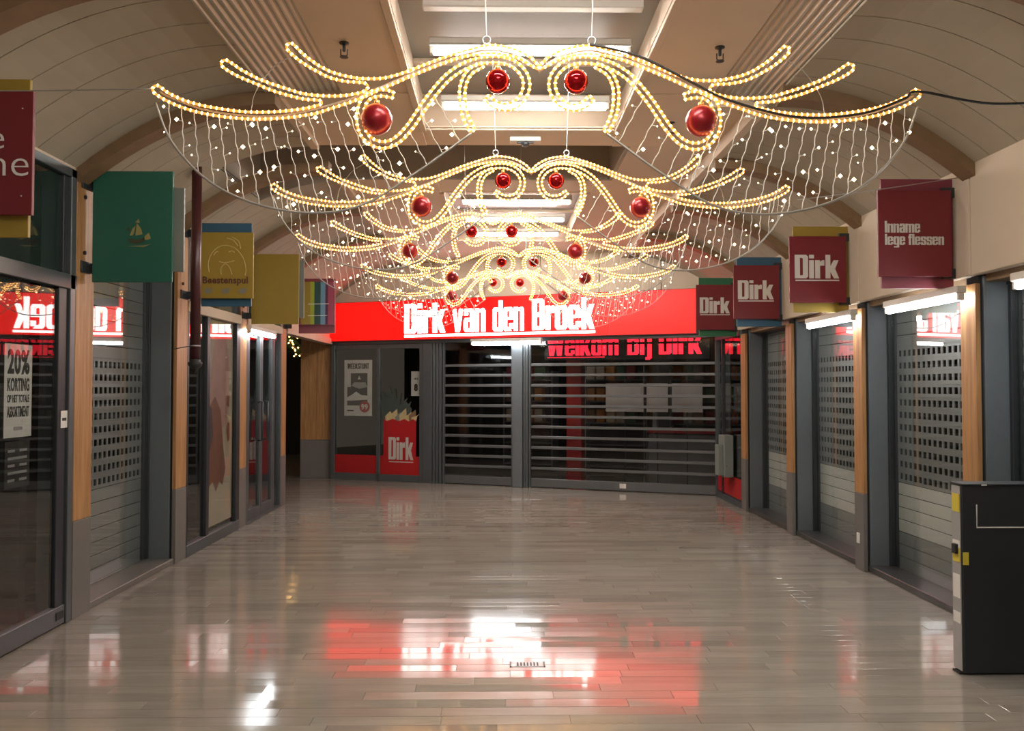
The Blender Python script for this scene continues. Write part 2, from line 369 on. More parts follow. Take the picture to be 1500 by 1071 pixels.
# ---- floor
fl = struct('floor')
box_part('floor_bed', GROUT, fl, (-9, 9, Y0, 21, -.12, -.004))
def tile_vs(L, W, g=.0007, c=.0009, t=.02):
    x0, x1, y0, y1 = -L / 2 + g, L / 2 - g, -W / 2 + g, W / 2 - g
    vs = [(x0, y0, -t), (x1, y0, -t), (x1, y1, -t), (x0, y1, -t), (x0, y0, -c), (x1, y0, -c), (x1, y1, -c), (x0, y1, -c),
          (x0 + c, y0 + c, 0), (x1 - c, y0 + c, 0), (x1 - c, y1 - c, 0), (x0 + c, y1 - c, 0)]
    fs = [(0, 1, 5, 4), (1, 2, 6, 5), (2, 3, 7, 6), (3, 0, 4, 7), (4, 5, 9, 8), (5, 6, 10, 9), (6, 7, 11, 10), (7, 4, 8, 11), (8, 9, 10, 11)]
    return vs, fs
TW = .105; LENS = (.62, .8, .98, 1.2); rng = random.Random(11)
tile_me = {}
for L in LENS:
    mb = MB(); mb.add(*tile_vs(L, TW)); tile_me[L] = mb.mesh('tile', STONE)
far = MB(); n_t = 0; y = 3.42; rows = []
yy = -1.9
while yy < 14.9:
    rows.append(yy); yy += TW
for ry in rows:
    x = -3.25 - rng.random() * .7; xe = 3.46
    left_open = ry > 11.4
    if left_open: x -= 1.7
    while x < xe:
        L = rng.choice(LENS); cx = x + L / 2; x += L
        tx = rng.gauss(0, .004); ty = rng.gauss(0, .0006); dz = rng.uniform(-.0007, .0003)
        near = ry >= 3.62 and n_t < 300 and cx + L / 2 > -(ry * .64) - .1 and cx - L / 2 < ry * .64 + .1
        if near:
            o = place('tile', tile_me[L], fl, (cx, ry, dz), rot=(tx, ty, 0)); n_t += 1
        else:
            vs, fs = tile_vs(L, TW)
            far.add([(cx + v[0], ry + v[1], v[2] + dz + v[1] * tx - v[0] * ty) for v in vs], fs)
far.build('distant_tiles', STONE, fl, kind='stuff')

# ---- ceiling
ce = struct('ceiling')
def vz(s, span, z0, rise): return z0 + rise * (1 - (1 - min(s, span) / span) ** 2)
VL = dict(x0=XL, sg=1, span=1.36, z0=3.11, rise=.555)
VR = dict(x0=XR + .03, sg=-1, span=1.30, z0=3.06, rise=.54)
def vault_strip(V, ya, yb, smax=None, t=.016, n=12, lift=0.0):
    mb = MB(); sm = smax or V['span']; vs = []
    for i in range(n + 1):
        s = sm * i / n; z = vz(s, V['span'], V['z0'], V['rise']) + lift; x = V['x0'] + V['sg'] * s
        vs += [(x, ya, z), (x, yb, z), (x, yb, z + t), (x, ya, z + t)]
    fs = []
    for i in range(n):
        a = i * 4; b = a + 4
        for k in range(4): fs.append((a + k, a + (k + 1) % 4, b + (k + 1) % 4, b + k))
    fs += [(0, 3, 2, 1), (n * 4, n * 4 + 1, n * 4 + 2, n * 4 + 3)]
    return mb.add(vs, fs)
def vault_bays(V, edges):
    for a, b in zip(edges, edges[1:]):
        k = max(1, round((b - a) / .3)); w = (b - a) / k
        for i in range(k):
            ya, yb = a + i * w + .004, a + (i + 1) * w - .004
            sm = V['span']
            if V is VL and 7.07 <= (ya + yb) / 2 <= 8.2: sm = .55
            vault_strip(V, ya, yb, sm).build('vault_panel', VAULT, ce, smooth=False)
    vault_strip(V, edges[0], 7.07, t=.01, lift=.03).build('vault_backing', BACKING, ce)
    vault_strip(V, 7.07, 8.2, .55 if V is VL else None, t=.01, lift=.03).build('vault_backing', BACKING, ce)
    vault_strip(V, 8.2, edges[-1], t=.01, lift=.03).build('vault_backing', BACKING, ce)
vault_bays(VL, [Y0, -.2, 2.1] + [v + .1 for v in LY] + [14.5])
vault_bays(VR, [Y0, .2, 1.94] + [v + .1 for v in RY] + [12.3])
# arched ribs
for V, ys in ((VL, [2.12] + LY), (VR, [1.94] + RY)):
    for yr in ys:
        mb = MB(); vs = []; n = 14; sp = V['span'] + .02
        for i in range(n + 1):
            s = sp * i / n; z = vz(s, V['span'], V['z0'], V['rise']); x = V['x0'] + V['sg'] * s
            h = .09
            vs += [(x, yr - .02, z - h), (x, yr + .13, z - h), (x, yr + .13, z + .012), (x, yr - .02, z + .012)]
        fs = []
        for i in range(n):
            a = i * 4; b = a + 4
            for k in range(4): fs.append((a + k, a + (k + 1) % 4, b + (k + 1) % 4, b + k))
        fs += [(0, 3, 2, 1), (n * 4, n * 4 + 1, n * 4 + 2, n * 4 + 3)]
        mb.add(vs, fs).build('arch_rib', RIB, ce)
# upstand closing the step between vaults and flat ceiling
box_part('vault_edge', CEIL, ce, (XL + VL['span'] - .04, XL + VL['span'] + .03, 5.82, 7.06, 3.655, 3.74)); box_part('vault_edge', CEIL, ce, (XL + VL['span'] - .04, XL + VL['span'] + .03, 8.21, 14.5, 3.655, 3.74))
box_part('vault_edge', CEIL, ce, (XR + .03 - VR['span'] - .03, XR + .03 - VR['span'] + .04, 5.82, 14.4, 3.59, 3.74))
# flat beams, coffers, trough
CX0, CX1 = -.60, .94
XA, XB = XL + VL['span'], XR + .03 - VR['span']          # where the vaults meet the flat ceiling
def slab(x0, x1, y0, y1, z0=ZC, z1=ZC + .06, m=CEIL, name='flat_panel', c=.004): return box_part(name, m, ce, (x0, x1, y0, y1, z0, z1), c)
CL, CR = CX0 - .032, CX1 + .032
slab(-1.13, CL, Y0, 5.80); slab(CR, 1.53, Y0, 5.80)
slab(XA - .03, CL, 5.80, 7.07, ZC - .005); slab(CR, XB + .03, 5.80, 7.07, ZC - .005)
slab(CL, CR, 6.645, 7.07)
slab(1.135, XB + .03, 7.07, 8.245, ZC - .005)
slab(XA - .03, CL, 8.245, 14.6, ZC - .005); slab(CR, XB + .03, 8.245, 14.6, ZC - .005)
slab(CL, CR, 8.245, 8.765); slab(CL, CR, 11.755, 14.6)
slab(CX0 - .05, CX0, Y0, 6.64, ZC - .02, ZC + .005, CEIL, 'coffer_edge'); slab(CX1, CX1 + .05, Y0, 6.64, ZC - .02, ZC + .005, CEIL, 'coffer_edge')
slab(CX0 - .05, CX0, 8.80, 11.75, ZC - .02, ZC + .005, CEIL, 'coffer_edge'); slab(CX1, CX1 + .05, 8.80, 11.75, ZC - .02, ZC + .005, CEIL, 'coffer_edge')
for ya, yb in ((Y0, 6.64), (8.80, 11.75)):
    zt = 3.87
    slab(CX0, CX1, ya, yb, zt, zt + .04, SKYL, 'skylight_panel', 0)
    slab(CX0 - .03, CX0, ya, yb, ZC + .012, zt, CEIL, 'coffer_side', 0); slab(CX1, CX1 + .03, ya, yb, ZC + .012, zt, CEIL, 'coffer_side', 0)
    slab(CX0, CX1, yb - .03, yb, ZC + .012, zt, CEIL, 'coffer_side', 0)
    MB().add([(CX0, yb - .36, 3.865), (CX1, yb - .36, 3.865), (CX1, yb - .03, ZC + .02), (CX0, yb - .03, ZC + .02)], [(0, 1, 2, 3)]).build('coffer_slope', CEIL, ce)
    k = ya + .6
    while k < yb - .4:
        slab(CX0, CX1, k, k + .07, zt - .03, zt, CEIL, 'cross_bar', .004); k += 1.0
slab(CX0, CX1, 8.77, 8.80, ZC - .003, 3.87, CEIL, 'coffer_side', 0)
# dark trough across the ceiling
slab(-2.42, 1.12, 7.05, 8.22, 4.05, 4.10, TROUGH, 'trough_top', 0)
slab(-2.42, 1.12, 8.20, 8.24, ZC - .008, 4.06, TROUGH, 'trough_side', 0); slab(-2.42, 1.12, 7.03, 7.07, ZC + .012, 4.06, TROUGH, 'trough_side', 0)
slab(-2.45, -2.40, 7.05, 8.22, 3.47, 4.06, TROUGH, 'trough_side', 0); slab(1.10, 1.13, 7.075, 8.198, ZC - .008, 4.06, TROUGH, 'trough_side', 0)
MB().prism([(x, ZC + .03) for x in (XA, XL + .53)] + [(XL + s, vz(s, 1.36, 3.11, .555) + .0) for s in (.53, .75, .95, 1.15, 1.36)], 8.195, 8.215).build('trough_side', TROUGH, ce)
# corrugated sheets beside the vaults (before the first ribs)
def corrugated(x0, x1, z0, z1, y0, y1, name):
    mb = MB(); n = 44; vs = []
    for i in range(n + 1):
        t = i / n; x = x0 + (x1 - x0) * t; z = z0 + (z1 - z0) * t + (.012 if (i // 2) % 2 else 0)
        vs += [(x, y0, z), (x, y1, z)]
    mb.add(vs, [(2 * i, 2 * i + 1, 2 * i + 3, 2 * i + 2) for i in range(n)]).build(name, CORRU, ce)
corrugated(XA - .05, -1.12, 3.655, ZC + .005, Y0, 5.78, 'corrugated_sheet')
corrugated(XB + .08, 1.52, 3.60, ZC + .005, Y0, 5.78, 'corrugated_sheet')
for x0, x1, zz in ((XA - .04, -1.12, 3.655), (1.52, XB + .06, 3.60)):
    slab(x0, x1, 5.78, 5.81, zz, ZC + .05, CEIL, 'sheet_end', 0)
slab(-3.3, 3.5, Y0, 14.8, 4.45, 4.5, BACKING, 'roof_deck', 0)

# ---- side walls above the shopfronts
wl = struct('wall_left'); wr = struct('wall_right')
box_part('fascia_panel', CREAM, wl, (XL - .09, XL - .03, LY[1] + .26, LY[2], 2.66, 3.13), .004)
for a in range(len(LY) - 1):
    box_part('cornice', CREAM, wl, (XL - .12, XL + .012, LY[a] + .02, LY[a + 1] + .02, 3.085, 3.135), .004)
box_part('fascia_panel', CREAM, wl, (XL - .1, XL, 11.36, 14.5, 2.45, 3.13), .004)
box_part('passage_header', CREAM, wl, (XL - .12, XL + .03, 11.34, 14.36, 2.34, 2.445), .004)
box_part('back_wall', DARKWALL, wl, (XL - 1.65, XL - 1.6, Y0, 11.33, 0, 4.45))
box_part('upper_wall', DARKWALL, wl, (XL - 1.6, XL - .13, Y0, 11.33, 3.2, 3.24))
for yw in (5.62, 7.58, 9.42, 11.25):
    box_part('party_wall', DARKWALL, wl, (XL - 1.6, XL - .30, yw, yw + .08, 0, 3.2))
RYE = [1.94] + RY + [12.1]
for a, b in zip(RYE, RYE[1:]):
    box_part('fascia_panel', CREAM, wr, (XR - .012, XR + .06, a + .055, b + .045, 2.35, 3.10), .004)
    box_part('soffit_board', RIB, wr, (XR + .06, XR + .34, a + .19, b, 2.30, 2.36), .003)
wrb = struct('wall_right_back'); box_part('back_wall', DARKWALL, wrb, (XR + 1.45, XR + 1.5, Y0, 11.9, 0, 4.45))
box_part('upper_wall', DARKWALL, wr, (XR + .06, XR + 1.45, Y0, 12.1, 3.1, 3.14))
box_part('side_passage_wall', DARKWALL, wl, (-8.0, -7.9, 11.3, 19.6, 0, 4.4))
wb = struct('wall_back')
box_part('passage_end_wall', DARKWALL, wb, (-8, 9, 19.5, 19.6, 0, 4.45))
box_part('passage_ceiling', DARKWALL, wb, (-8, -2.95, 11.36, 19.5, 3.2, 3.25))

# ---- pillars
def pillar(label, x, y, side, top, dy, group, block_top=None, deep=.235, socket=False):
    """honey wood board on the corridor side of a slate-grey block; side +1 = right of the corridor"""
    t = thing('wood_clad_pillar', label, 'pillar', (x, y, 0), 0, group); s = side
    bt = block_top or top
    box_part('wood_board', WOOD, t, (-.012 * s, .022 * s, 0, dy, .672, top), .003)
    box_part('plinth_board', PLINTH, t, (-.014 * s, .022 * s, 0, dy, 0, .67), .003)
    box_part('shadow_gap', BLACK, t, (.022 * s, .045 * s, .02, dy - .02, 0, bt))
    box_part('core', BLOCK, t, (.045 * s, deep * s, 0, dy, 0, bt), .003)
    if socket: box_part('socket', WHITEP, t, (-.026 * s, -.014 * s, .07, .12, .23, .32), .003)
    return t
ords = ['nearest', 'second nearest', 'third nearest', 'fourth nearest', 'farthest']
for i, yy in enumerate(LY):
    pillar('honey wood pillar with grey base, %s along the left shopfronts' % ords[i], XL, yy, -1, 3.11, .25, 'pillars along the left shopfronts', 3.1 if i != 2 else 2.66)
for i, yy in enumerate(RY):
    pillar('honey wood pillar with grey base, %s along the right shutters' % ords[i], XR, yy, 1, 2.29, .18, 'pillars along the right shutters', 2.34, socket=(i == 2))
t = thing('wood_clad_pillar', 'broad honey wood end pillar beside the supermarket window and dark passage', 'pillar', (-3.515, 14.53, 0))
for k in range(4): box_part('wood_board', WOOD, t, (.142 * k, .142 * k + .14, 0, .03, .672, 3.1), .003)
box_part('plinth_board', PLINTH, t, (0, .567, -.004, .03, 0, .67), .003); box_part('core', PLINTH, t, (.002, .565, .03, .42, 0, 3.1))

# ---- shutters and shop windows, built in a frame with x along the wall, y into it
def perforated_slat(L, h, pitch, win_w, win_h):
    mb = MB(); e = (h - win_h) / 2; d = .008
    mb.box(0, L, 0, d, 0, e); mb.box(0, L, 0, d, h - e, h - .004); mb.box(0, L, -.003, d + .003, h - .004, h)
    n = int(L / pitch); a0 = (L - n * pitch) / 2; w = pitch - win_w
    for k in range(n + 1):
        c = a0 + k * pitch; mb.box(max(0, c - w / 2), min(L, c + w / 2), 0, d, e, h - e)
    return mb
def plain_slat(L, h):
    mb = MB(); mb.box(0, L, 0, .012, 0, h - .006, c=.003); return mb
def roller_shutter(label, loc, rz, L, top, group, z_lo=.72, z_hi=2.02, pale=True, sticker=False):
    t = thing('roller_shutter', label, 'shutter', loc, rz, group)
    h = .105; ps = perforated_slat(L, h, .078, .052, .052).mesh('slat', SHUT); so = plain_slat(L, h).mesh('slat', SHUT); sp = plain_slat(L, h).mesh('slat', SHUTW)
    z = .05; k = 0
    while z < top - .02:
        if z + h > z_hi: me = so
        elif z >= z_lo - .01: me = ps
        elif z >= .36 and pale: me = sp
        else: me = so
        place('slat', me, t, (0, 0, z)); z += h
    box_part('bottom_rail', SHUT, t, (0, L, -.006, .02, .002, .05), .003)
    box_part('guide_rail', FRAMED, t, (-.045, 0, -.02, .03, 0, top), .002); box_part('guide_rail', FRAMED, t, (L, L + .045, -.02, .03, 0, top), .002)
    if sticker: box_part('yellow_sticker', YELL, t, (L - .42, L - .34, -.004, -.001, 1.08, 1.2))
    return t
WN = [0]
def window(kind='window'):
    WN[0] += 1; return '%s_%d' % (kind, WN[0])

# right bays: local x runs towards the camera
rl = ['steel roller shutter with small windows, farthest of the right side by the grey box', 'steel roller shutter with small windows, between second and third wood pillars on the right',
      'steel roller shutter mirroring the red sign, behind the tall charcoal panel', 'steel roller shutter at the right edge, nearest to the viewer']
for i in range(4):
    ya, yb = RY[i] + .18, RY[i + 1]
    L = yb - ya
    roller_shutter(rl[3 - i], (XR + .27, yb - .05, 0), R(-90), L - .1, 2.34, 'roller shutters along the right side', pale=True, sticker=(i == 0))
    w = struct('window_%d' % (i + 1), (XR + .215, yb, 0), R(-90))
    box_part('pane', GLASS, w, (.045, L - .045, .016, .022, .06, 2.30)); box_part('sill', SILL, w, (0, L, -.19, .04, 0, .055), .004)
    box_part('head', FRAMED, w, (0, L, -.02, .05, 2.28, 2.34), .003)
    box_part('jamb', FRAMED, w, (0, .035, -.01, .045, .05, 2.3), .003); box_part('jamb', FRAMED, w, (L - .035, L, -.01, .045, .05, 2.3), .003)

# left bays: local x runs away from the camera
def bay_l(i): return LY[i] + .25, LY[i + 1]
# shuttered bay
ya, yb = bay_l(1); L = yb - ya
roller_shutter('steel roller shutter with small windows beside the green hanging sign', (XL - .28, ya + .05, 0), R(90), L - .1, 2.66, None, z_hi=1.85, pale=False)
w = struct('window_5', (XL - .235, ya, 0), R(90))
box_part('pane', GLASS, w, (.04, L - .04, .0, .006, .06, 2.62)); box_part('sill', PLINTH, w, (0, L, -.235, .03, 0, .05), .004)
box_part('head', FRAMED, w, (0, L, -.1, .03, 2.6, 2.66), .003)
box_part('jamb', FRAMED, w, (0, .03, -.01, .03, .05, 2.62), .003); box_part('jamb', FRAMED, w, (L - .03, L, -.01, .03, .05, 2.62), .003)
# nearest glazed bay: door leaf with transom light over it
ya, yb = bay_l(0); L = yb - ya
w = struct('window_6', (XL, ya, 0), R(90))
box_part('transom', FRAME, w, (0, L, -.02, .05, 2.27, 2.37), .004)
box_part('post', FRAME, w, (L - .085, L - .02, -.02, .06, 0, 3.1), .004); box_part('shadow_gap', BLACK, w, (L - .02, L, .0, .06, 0, 3.1))
box_part('pane', GLASS, w, (0, L - .14, .012, .018, 2.37, 3.05)); box_part('head', FRAME, w, (0, L, -.02, .05, 3.04, 3.1), .004)
box_part('post', FRAMED, w, (L - .15, L - .085, .0, .05, 2.37, 3.04), .003)
d = struct('door_1', (XL, ya, 0), R(90))
box_part('leaf_glass', GLASS, d, (0, L - .15, .012, .018, .13, 2.25)); box_part('bottom_rail', FRAME, d, (0, L - .09, -.012, .045, .01, .135), .004)
box_part('stile', FRAMED, d, (L - .2, L - .1, -.004, .04, .135, 2.27), .004); box_part('lock_plate', BLACKP, d, (L - .2, L - .11, -.016, -.012, .05, .10))
ls = box_part('lock_sticker', WHITEP, d, (L - .165, L - .085, -.009, -.006, 1.325, 1.44)); box_part('text_line', BLACKP, ls, (L - .15, L - .1, -.0105, -.009, 1.372, 1.392))
p = thing('discount_poster', 'white 20% KORTING poster hanging inside the left glass door', 'poster', (XL - .03, 4.975, 0), R(90))
box_part('sheet', WHITEP, p, (0, .29, 0, .002, 1.29, 1.865)); Lt = lambda tx, a, b, z0, z1, bo: lettering(tx, BLACKP, p, a, b, z0, z1, -.002, bo)
Lt('20%', .03, .26, 1.68, 1.84, .035); Lt('KORTING', .03, .26, 1.575, 1.66, .03); Lt('OP HET TOTALE', .03, .26, 1.505, 1.555, .02); Lt('ASSORTIMENT', .03, .26, 1.415, 1.485, .02); box_part('text_line', SHUT, p, (.10, .19, -.002, -.0005, 1.335, 1.355))
p = thing('opening_hours_notice', 'dark notice with small white text under the discount poster', 'notice', (XL - .03, 4.99, 0), R(90))
box_part('sheet', BLACKP, p, (0, .26, 0, .002, .98, 1.265))
for k in range(5): box_part('text_line', SHUT, p, (.03, .10 + .05 * (k % 2), -.002, -.0005, 1.2 - .045 * k, 1.216 - .045 * k)); box_part('text_line', SHUT, p, (.15, .23, -.002, -.0005, 1.2 - .045 * k, 1.216 - .045 * k))
# third bay: fixed glass with a tall picture poster
ya, yb = bay_l(2); L = yb - ya
w = struct('window_7', (XL, ya, 0), R(90))
box_part('transom', CREAM, w, (0, L, -.03, .05, 2.31, 2.41), .004); box_part('head', FRAME, w, (0, L, -.02, .05, 3.04, 3.1), .004)
box_part('sill', FRAME, w, (0, L, -.02, .06, 0, .11), .004)
for a, b in ((0, .04), (.52, .6), (L - .12, L)): box_part('post', FRAMED, w, (a, b, -.015, .05, .11, 3.04), .003)
for a, b in ((.04, .52), (.6, L - .12)):
    box_part('pane', GLASS, w, (a, b, .015, .021, .11, 2.31)); box_part('pane', GLASS, w, (a, b, .015, .021, 2.41, 3.04))
# fourth bay: pair of glass doors
ya, yb = bay_l(3); L = yb - ya
w = struct('window_8', (XL, ya, 0), R(90))
box_part('transom', CREAM, w, (0, L, -.03, .05, 2.31, 2.41), .004); box_part('head', FRAME, w, (0, L, -.02, .05, 3.04, 3.1), .004)
box_part('sill', FRAME, w, (0, L, -.02, .06, 0, .03), .004)
for a, b in ((0, .05), (L - .38, L - .33), (L - .05, L)): box_part('post', FRAME, w, (a, b, -.015, .05, .03, 3.04), .003)
box_part('pane', GLASS, w, (L - .33, L - .05, .015, .021, .03, 2.31)); box_part('pane', GLASS, w, (.05, L - .05, .015, .021, 2.41, 3.04))
mid = (L - .38 + .05) / 2
for n, (a, b) in enumerate(((.055, mid - .005), (mid + .005, L - .385))):
    d = struct('door_%d' % (n + 2), (XL, ya, 0), R(90))
    box_part('stile', FRAME, d, (a, a + .06, -.012, .035, .03, 2.3), .004); box_part('stile', FRAME, d, (b - .06, b, -.012, .035, .03, 2.3), .004)
    box_part('bottom_rail', FRAME, d, (a + .06, b - .06, -.012, .035, .03, .16), .004); box_part('top_rail', FRAME, d, (a + .06, b - .06, -.012, .035, 2.22, 2.3), .004)
    box_part('leaf_glass', GLASS, d, (a + .06, b - .06, .01, .016, .16, 2.22))
    hx = b - .11 if n == 0 else a + .11
    MB().tube([(hx, -.01, 1.42), (hx, -.06, 1.42), (hx, -.06, .95), (hx, -.01, .95)], .014, 8).build('pull_handle', FRAMED, d, smooth=True)

# closed fronts of the bays nearer than the picture
for ya, yb in ((.2, 1.94), (1.94, 3.66)):
    box_part('block_panel', BLOCK, wr, (XR + .045, XR + .235, yb - .19, yb - .01, 0, 2.34), .003); box_part('board', WOOD, wr, (XR - .012, XR + .022, yb - .19, yb - .01, .672, 2.29), .003)
    box_part('plinth', PLINTH, wr, (XR - .014, XR + .022, yb - .19, yb - .01, 0, .67), .003); box_part('closed_shutter', SHUT, wr, (XR + .27, XR + .29, ya, yb - .19, .05, 2.34)); box_part('sill', SILL, wr, (XR + .02, XR + .27, ya, yb - .19, 0, .055))
for ya, yb in ((.35, 2.13), (2.13, 3.91)):
    box_part('board', WOOD, wl, (XL - .022, XL + .012, ya + .01, ya + .24, .672, 3.1), .003); box_part('plinth', PLINTH, wl, (XL - .022, XL + .014, ya + .01, ya + .24, 0, .67), .003); box_part('block_panel', BLOCK, wl, (XL - .235, XL - .045, ya + .01, ya + .24, 0, 3.1), .003)
    box_part('closed_shutter', SHUT, wl, (XL - .29, XL - .27, ya + .24, yb, .05, 2.9)); box_part('sill', SILL, wl, (XL - .27, XL - .02, ya + .24, yb, 0, .055)); box_part('cornice', CREAM, wl, (XL - .3, XL + .012, ya, yb, 2.9, 3.135), .004)

# ================================================================== SUPERMARKET FRONT (x = along it, y = behind it)
def F(name, label, cat, s=0.0, off=0.0, z=0.0, group=None): return thing(name, label, cat, fpt(s, off, z), FROT, group)
wf = struct('wall_front', fpt(0), FROT); wi = struct('wall_inner_back', fpt(0), FROT); wi2 = struct('wall_inner_left', fpt(0), FROT); wi3 = struct('wall_inner_right', fpt(0), FROT); ci_ = struct('ceiling_inner', fpt(0), FROT)
DARKER = mat('shade_painted_shop_wall', (.018, .016, .015), .8, noise=.1)  # darker copy of the shop wall, interior shade put into its colour
box_part('lintel', FRAME, wf, (0, 6.78, -.06, .06, 2.335, 2.40), .004)
for k in range(7): box_part('upper_board', CREAM, wf, (k * .965, k * .965 + .955, .02, .08, 2.40, 3.85), .004)
box_part('ceiling_closure', CEIL, wf, (-.3, 7.2, .08, .12, 3.0, 4.4))
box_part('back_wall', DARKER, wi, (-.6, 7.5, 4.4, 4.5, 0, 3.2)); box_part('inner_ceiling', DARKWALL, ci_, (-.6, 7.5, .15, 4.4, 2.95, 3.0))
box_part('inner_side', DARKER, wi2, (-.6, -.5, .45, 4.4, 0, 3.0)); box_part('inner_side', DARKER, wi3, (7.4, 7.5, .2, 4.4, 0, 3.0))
# lit sign
sg = F('lightbox_sign', 'long glowing red lightbox sign with white Dirk van den Broek lettering', 'sign', 0, 0, 0)
edges = [.02, 1.32, 3.15, 5.0, 6.32]
for a, b in zip(edges, edges[1:]): box_part('red_face', SIGNR, sg, (a + .003, b - .003, -.165, -.15, 2.40, 3.04))
box_part('casing', FRAMED, sg, (0, 6.34, -.15, -.01, 2.385, 3.055))
box_part('casing_trim', REDF, sg, (.0, 6.34, -.168, -.150, 2.385, 2.40)); box_part('casing_trim', REDF, sg, (0, 6.34, -.168, -.15, 3.04, 3.055))
heavy('Dirk', SIGNW, sg, 1.52, 2.27, 2.495, 2.985, -.178, .013); heavy('van', SIGNW, sg, 2.40, 2.98, 2.495, 2.985, -.178, .013)
heavy('den', SIGNW, sg, 3.11, 3.64, 2.495, 2.985, -.178, .013); heavy('Broek', SIGNW, sg, 3.78, 4.79, 2.495, 2.985, -.178, .013)
box_part('underline', SIGNW, sg, (1.52, 4.80, -.175, -.165, 2.43, 2.47))
# window left of the entrance
w = struct('window_9', fpt(0), FROT)
for a, b in ((.0, .082), (.909, .975), (1.728, 1.80)): box_part('post', FRAME, w, (a, b, -.03, .05, 0, 2.335), .004)
box_part('sill', FRAME, w, (.082, 1.728, -.03, .05, 0, .115), .004); box_part('head', FRAME, w, (.082, 1.728, -.03, .05, 2.255, 2.335), .004)
for a, b in ((.082, .909), (.975, 1.728)):
    box_part('pane', GLASS, w, (a, b, .0, .006, .115, 2.255)); box_part('red_film', REDF, w, (a, b, -.006, -.002, .115, .43))
p = F('offer_poster', 'white WEEKSTUNT poster with red price disc in the supermarket window', 'poster', .24, -.03, 0)
box_part('sheet', WHITEP, p, (0, .55, 0, .003, 1.10, 2.07)); heavy('WEEKSTUNT', BLACKP, p, .06, .49, 1.915, 2.01, -.003, .003)
box_part('picture', BLACKP, p, (.13, .46, -.003, -.001, 1.44, 1.84)); box_part('picture', BLACKP, p, (.06, .46, -.003, -.001, 1.28, 1.60))
MB().prism([(.06, 1.42), (.16, 1.47), (.24, 1.52), (.34, 1.46), (.46, 1.45), (.46, 1.38), (.06, 1.36)], -.006, -.003).build('picture_print', SHUTW, p)
MB().prism([(.14, 1.62), (.2, 1.68), (.42, 1.68), (.46, 1.6), (.3, 1.57)], -.006, -.003).build('picture_print', SHUT, p)
MB().prism([(.27, 1.73), (.3, 1.8), (.33, 1.73)], -.006, -.003).build('picture_print', WHITEP, p)
dsc = MB().prism([(.41 + .1 * math.cos(k * math.pi / 10), 1.26 + .1 * math.sin(k * math.pi / 10)) for k in range(20)], -.010, -.006).build('price_disc', REDF, p)
lettering('99', WHITEP, dsc, .345, .475, 1.21, 1.31, -.013, .04); box_part('text_line', BLACKP, p, (.06, .19, -.003, -.001, 1.18, 1.20))
p = F('price_card', 'small white card with dark figures at the right of the supermarket window', 'poster', 1.545, -.03, 0)
box_part('sheet', WHITEP, p, (0, .18, 0, .003, 1.45, 1.865)); lettering('40', BLACKP, p, .05, .13, 1.72, 1.76, -.002, .02); lettering('8', BLACKP, p, .055, .125, 1.53, 1.66, -.002, .06)
p = F('shopping_bag_print', 'red Dirk grocery bag print filled with produce on the window', 'poster', 1.0, .012, 0)
MB().prism([(.03, .13), (.72, .13), (.66, .45), (.66, 1.03), (.6, 1.06), (.52, 1.02), (.44, 1.06), (.34, 1.02), (.22, 1.06), (.1, 1.02), (.05, 1.06)], 0, .003).build('bag_face', REDF, p)
LEAF = mat('leek_leaf_print', (.05, .07, .065), .6, noise=.2); PALE = mat('pale_produce_print', (.50, .42, .22), .6, noise=.2, scale=20)
for k, (a, b, c_, d_, m_) in enumerate([(.05, .16, -.02, 1.52, LEAF), (.12, .22, .10, 1.62, LEAF), (.18, .27, .22, 1.58, LEAF), (.22, .33, .33, 1.50, LEAF), (.30, .42, .45, 1.42, LEAF), (.38, .50, .52, 1.36, LEAF), (.44, .56, .40, 1.38, LEAF), (.02, .12, -.05, 1.38, LEAF),
                                         (.08, .20, .12, 1.19, PALE), (.17, .29, .25, 1.23, PALE), (.27, .37, .31, 1.17, GREYP), (.35, .46, .42, 1.24, PALE), (.45, .55, .52, 1.18, PALE), (.53, .64, .60, 1.22, RIB), (.58, .66, .68, 1.16, PALE)]):
    MB().prism([(a, 1.01), (b, 1.01), (b + .02, 1.01 + (d_ - 1.01) * .6), (c_ + .05, d_), (c_, d_ - .04), (a - .01, 1.01 + (d_ - 1.01) * .5)], .0045 - .0002 * k, .0055 - .0002 * k).build('produce_print', m_, p)
heavy('Dirk', SILVER, p, .14, .61, .37, .75, -.003, .003); box_part('underline', SILVER, p, (.15, .61, -.003, 0, .325, .34))
